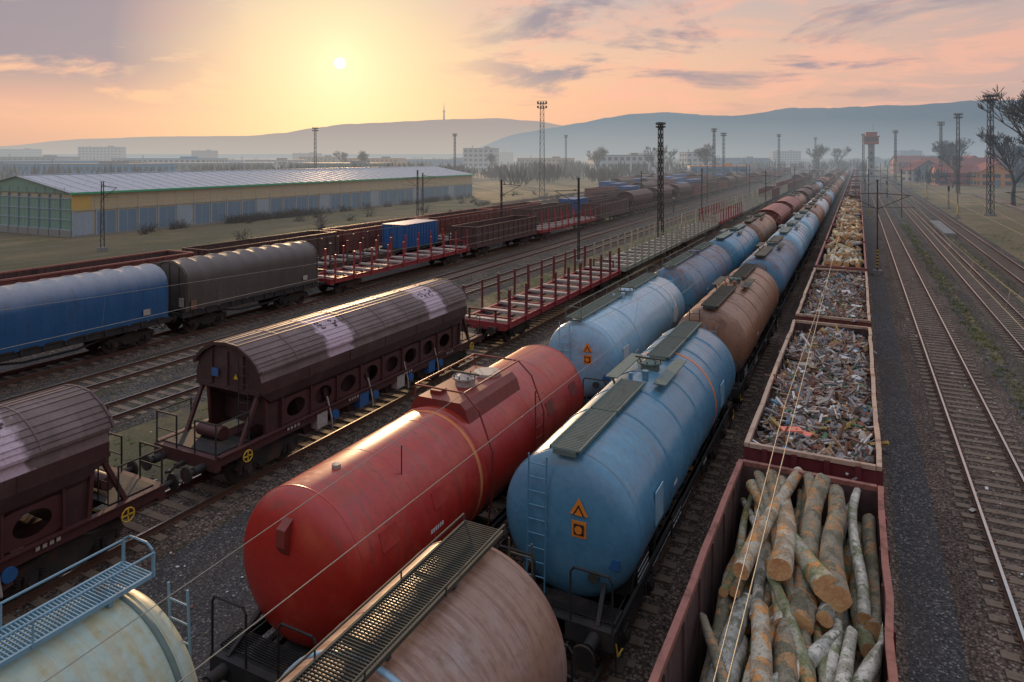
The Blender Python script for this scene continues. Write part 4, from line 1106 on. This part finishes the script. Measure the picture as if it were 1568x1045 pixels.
for i in range(170):
    x = R.uniform(-86, -48) if R.random() < .35 else (-87.6+R.uniform(-.5,1.2)); y = R.uniform(56,170) if x > -85 else R.choice([R.uniform(75,95), R.uniform(60,150)])
    hh = R.uniform(.4,1.5)
    for k in range(26):
        a = (x+R.gauss(0,.3)*hh, y+R.gauss(0,.5)*hh, -.27); t = (x+R.gauss(0,.5)*hh, y+R.gauss(0,.8)*hh, hh*R.uniform(.4,1))
        mb.cyl(a, t, .03, 'twig', 3, r2=.01, caps=False)
obj('dry_shrubs', mb)

M['grassdry'] = paint('grass_dry', (.26,.21,.10), .9, amt=.5, dirt=(.14,.11,.04), streak=False)
M['grassgreen'] = paint('grass_green', (.11,.145,.038), .9, amt=.5, dirt=(.14,.11,.04), streak=False)
mb = MB()
for i in range(3200):
    z_ = R.random()
    if z_ < .45: x = R.gauss(6.2,.4); y = R.uniform(8,120)
    elif z_ < .65: x = R.gauss(10.6,.5); y = R.uniform(10,120)
    elif z_ < .78: x = R.uniform(15,24); y = R.uniform(20,120)
    elif z_ < .92: x = R.gauss(-22.6,1.4); y = R.uniform(-5,70)
    else: x = R.choice([-29, -33, -16.2, -19.8, 5.6]); x = R.gauss(x,.2); y = R.uniform(0,80)
    m_ = 'grassgreen' if R.random() < .65 else 'grassdry'; s_ = R.uniform(.5,1.3)
    for k in range(12):
        a = R.random()*6.28; q = R.random()*.16*s_; bx, by = x+q*math.cos(a), y+q*math.sin(a); L = R.uniform(.05,.16)*s_
        mb.add([(bx-.012,by,-.27),(bx+.012,by+.01,-.27),(bx+L*.6*math.cos(a),by+L*.6*math.sin(a),-.27+L)], [(0,1,2)], m_)
obj('grass_tufts', mb)
mb = MB()
for i in range(2600):
    x = R.choice([R.gauss(6,.5), R.gauss(-11.6,.25), R.gauss(XC,.5), R.gauss(-3.1,.2), R.gauss(-20.4,.4), R.gauss(3.9,.5), R.uniform(-34,12), R.gauss(-15.8,.4), R.gauss(-13.5, .8)]); y = R.uniform(0,70)
    s_ = R.uniform(.02,.055) if R.random() < .95 else R.uniform(.06,.12)
    onb = any(abs(x-t) < 1.6 for t in TR+[3.87,8.5,12.6])
    mb.box((x, y, (-.16 if onb else -.255)+s_*.1), (s_*R.uniform(.6,2), s_, s_*.25), R.choice(['white','bolster','sc1','sc6','sc4','rim','grassdry','sc7','sc0']), Matrix.Rotation(R.random()*6, 3, 'Z') @ Matrix.Rotation(R.gauss(0,.4), 3, 'X'))
obj('litter', mb)

# ---------------------------------------------------------------- hills
def hillmat(name, lo, hi, z1):  # haze and valley mist painted as emission, paler low down, warmer sunward
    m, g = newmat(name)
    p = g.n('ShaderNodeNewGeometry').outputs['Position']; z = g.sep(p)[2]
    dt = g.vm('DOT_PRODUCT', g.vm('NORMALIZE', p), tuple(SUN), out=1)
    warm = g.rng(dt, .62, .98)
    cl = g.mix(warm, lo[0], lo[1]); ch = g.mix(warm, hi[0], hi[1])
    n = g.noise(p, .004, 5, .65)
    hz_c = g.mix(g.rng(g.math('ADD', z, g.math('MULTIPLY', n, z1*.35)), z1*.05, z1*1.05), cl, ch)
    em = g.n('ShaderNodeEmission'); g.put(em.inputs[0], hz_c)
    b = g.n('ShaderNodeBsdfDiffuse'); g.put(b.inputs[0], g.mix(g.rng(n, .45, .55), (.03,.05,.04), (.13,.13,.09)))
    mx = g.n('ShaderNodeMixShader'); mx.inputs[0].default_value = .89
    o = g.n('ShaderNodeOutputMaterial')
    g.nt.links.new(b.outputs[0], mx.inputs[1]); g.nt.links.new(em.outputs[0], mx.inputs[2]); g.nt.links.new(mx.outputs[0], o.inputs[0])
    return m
def ridge(pts, D, depth, mat_):
    mb = MB(); us = [-1.5+3.0*i/420 for i in range(421)]
    rows = []
    def sil(u):
        px_ = 784+u*1045
        if px_ <= pts[0][0]: return pts[0][1]
        for a, b in zip(pts, pts[1:]):
            if px_ <= b[0]:
                t = (px_-a[0])/(b[0]-a[0]); t = t*t*(3-2*t)*.5+t*.5; return a[1]+(b[1]-a[1])*t
        return pts[-1][1]
    prof = [(-1,0),(-.7,.18),(-.4,.5),(-.18,.82),(0,1),(.3,.8),(1,0)]
    for u in us:
        hgt = max(0, (240-sil(u)))*D/1045+H
        for (o, f) in prof:
            dd = D+o*depth*(1+.25*noise.noise(Vector((u*5, o, 1))))*(1 if o else 0)
            x, y = W(dd, u)
            z = hgt*f*(1+(.12*noise.noise(Vector((u*14, o*2, 3))) if o else .022*noise.noise(Vector((u*30, 0, 7)))+.012*noise.noise(Vector((u*120, 0, 7)))))
            rows.append((x, y, z-.5 if f else -4))
    n = len(prof)
    mb.add(rows, [(i*n+k, i*n+k+1, (i+1)*n+k+1, (i+1)*n+k) for i in range(len(us)-1) for k in range(n-1)], mat_, True)
    return obj('hills', mb)
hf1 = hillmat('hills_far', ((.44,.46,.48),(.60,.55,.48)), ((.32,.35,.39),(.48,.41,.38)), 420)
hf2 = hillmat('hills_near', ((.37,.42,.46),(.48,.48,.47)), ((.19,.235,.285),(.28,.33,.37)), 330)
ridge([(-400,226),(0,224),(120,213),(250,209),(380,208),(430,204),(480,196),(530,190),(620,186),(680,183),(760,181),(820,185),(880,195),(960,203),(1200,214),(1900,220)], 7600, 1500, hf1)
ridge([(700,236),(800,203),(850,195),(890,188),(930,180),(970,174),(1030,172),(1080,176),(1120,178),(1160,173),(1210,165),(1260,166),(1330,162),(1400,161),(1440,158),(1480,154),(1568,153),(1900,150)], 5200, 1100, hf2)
x, y = W(7600, -.0995); mb = MB()
zb = 7600*57/1045
mb.cyl((0,0,-30), (0,0,90), 13, hf1, 14, r2=9); mb.cyl((0,0,90), (0,0,110), 15, hf1, 14, r2=13); mb.cyl((0,0,110), (0,0,160), 6, hf1, 10, r2=4); mb.cyl((0,0,160), (0,0,215), 2.5, hf1, 8, r2=1.2)
obj('television_tower', mb, (x, y, zb))

# ---------------------------------------------------------------- sky
w = bpy.data.worlds.new('World'); scn.world = w; w.use_nodes = True
nt = w.node_tree; nt.nodes.clear(); g = G(nt)
tc = g.n('ShaderNodeTexCoord').outputs['Generated']
d = g.vm('NORMALIZE', tc); X, Y, Z = g.sep(d)
dt = g.vm('DOT_PRODUCT', d, tuple(SUN), out=1)
zc = g.math('MAXIMUM', Z, 0.0)
warm = g.ramp(zc, [(0,(.66,.42,.34)), (.035,(.82,.46,.32)), (.08,(.95,.52,.33)), (.14,(.90,.56,.38)), (.21,(.66,.50,.44)), (.36,(.50,.56,.64)), (.6,(.62,.78,.98)), (1,(.64,.82,1.05))])
cool = g.ramp(zc, [(0,(.40,.38,.42)), (.05,(.54,.40,.38)), (.12,(.66,.43,.37)), (.19,(.55,.43,.40)), (.36,(.42,.50,.60)), (.6,(.62,.78,.98)), (1,(.64,.82,1.05))])
dusk = g.ramp(zc, [(0,(.09,.12,.17)), (.15,(.17,.19,.25)), (.35,(.28,.36,.48)), (.6,(.54,.70,.92)), (1,(.64,.82,1.05))])
c = g.mix(g.rng(dt, .60, .97, smooth=True), cool, warm)
c = g.mix(g.rng(dt, .45, -.35, smooth=True), c, dusk)
dp = g.math('MAXIMUM', dt, 0.0)
c = g.mix(g.math('MULTIPLY', g.math('POWER', dp, 48.0), .78), c, (1.0,.77,.42))
c = g.mix(g.math('MULTIPLY', g.math('POWER', dp, 330.0), .75), c, (1.0,.90,.55))
pr = g.math('ADD', Z, .10)
cv = g.comb(g.math('DIVIDE', X, pr), g.math('DIVIDE', Y, pr), 0.0)
n1 = g.noise(cv, .85, 7, .60, .4)
n2 = g.noise(g.vm('ADD', cv, (7.3, 2.1, 0)), 1.6, 6, .6, .5)
hi = g.rng(Z, .05, .12)
left = g.rng(X, -.60, -.80)
away = g.rng(dt, .994, .96)
thr = g.math('ADD', n1, g.math('MULTIPLY', g.math('SUBTRACT', left, .35), .14))
m1 = g.math('MULTIPLY', g.math('MULTIPLY', g.rng(thr, .46, .58, smooth=True), hi), g.math('MULTIPLY', away, .92))
m2 = g.math('MULTIPLY', g.rng(n2, .45, .62, smooth=True), .6)
c = g.mix(g.math('MULTIPLY', g.math('MULTIPLY', m2, g.rng(Z, .02, .08)), away), c, (.98,.50,.36))
c = g.mix(g.math('MULTIPLY', m1, g.rng(Z, .6, .35)), c, (.32,.28,.33))
disc = g.rng(dt, math.cos(math.radians(.50)), math.cos(math.radians(.37)), smooth=True)
gl = g.math('MULTIPLY', g.math('POWER', dp, 2600.0), .5)
c = g.mix(gl, c, (1.3,1.05,.6))
c = g.mix(disc, c, (3.0,2.8,1.7))
sky = g.n('ShaderNodeTexSky', sky_type='NISHITA'); sky.sun_disc = False
sky.sun_elevation = math.radians(7.56); sky.sun_rotation = math.atan2(SUN.x, SUN.y)
b1 = g.n('ShaderNodeBackground'); g.put(b1.inputs[0], c); b1.inputs[1].default_value = .97
b2 = g.n('ShaderNodeBackground'); nt.links.new(sky.outputs[0], b2.inputs[0]); b2.inputs[1].default_value = .005
ad = g.n('ShaderNodeAddShader'); nt.links.new(b1.outputs[0], ad.inputs[0]); nt.links.new(b2.outputs[0], ad.inputs[1])
o = g.n('ShaderNodeOutputWorld'); nt.links.new(ad.outputs[0], o.inputs[0])

sl = bpy.data.lights.new('sun', 'SUN'); sl.energy = 3.0; sl.angle = math.radians(2.5); sl.color = (1, .64, .34)
so = bpy.data.objects.new('sun', sl); so.rotation_euler = (-SUN).to_track_quat('-Z', 'Y').to_euler(); COL.objects.link(so)

cam = bpy.data.cameras.new('camera'); cam.lens = 24.0; cam.sensor_width = 36; cam.shift_y = -.180
cam.clip_start = .1; cam.clip_end = 40000
co = bpy.data.objects.new('camera', cam); co.location = (0, 0, H); co.rotation_euler = (math.radians(90), 0, YAW); COL.objects.link(co)
scn.camera = co
scn.view_settings.view_transform = 'Standard'; scn.view_settings.look = 'None'; scn.view_settings.exposure = 0
print('verts', sum(len(m.vertices) for m in bpy.data.meshes))
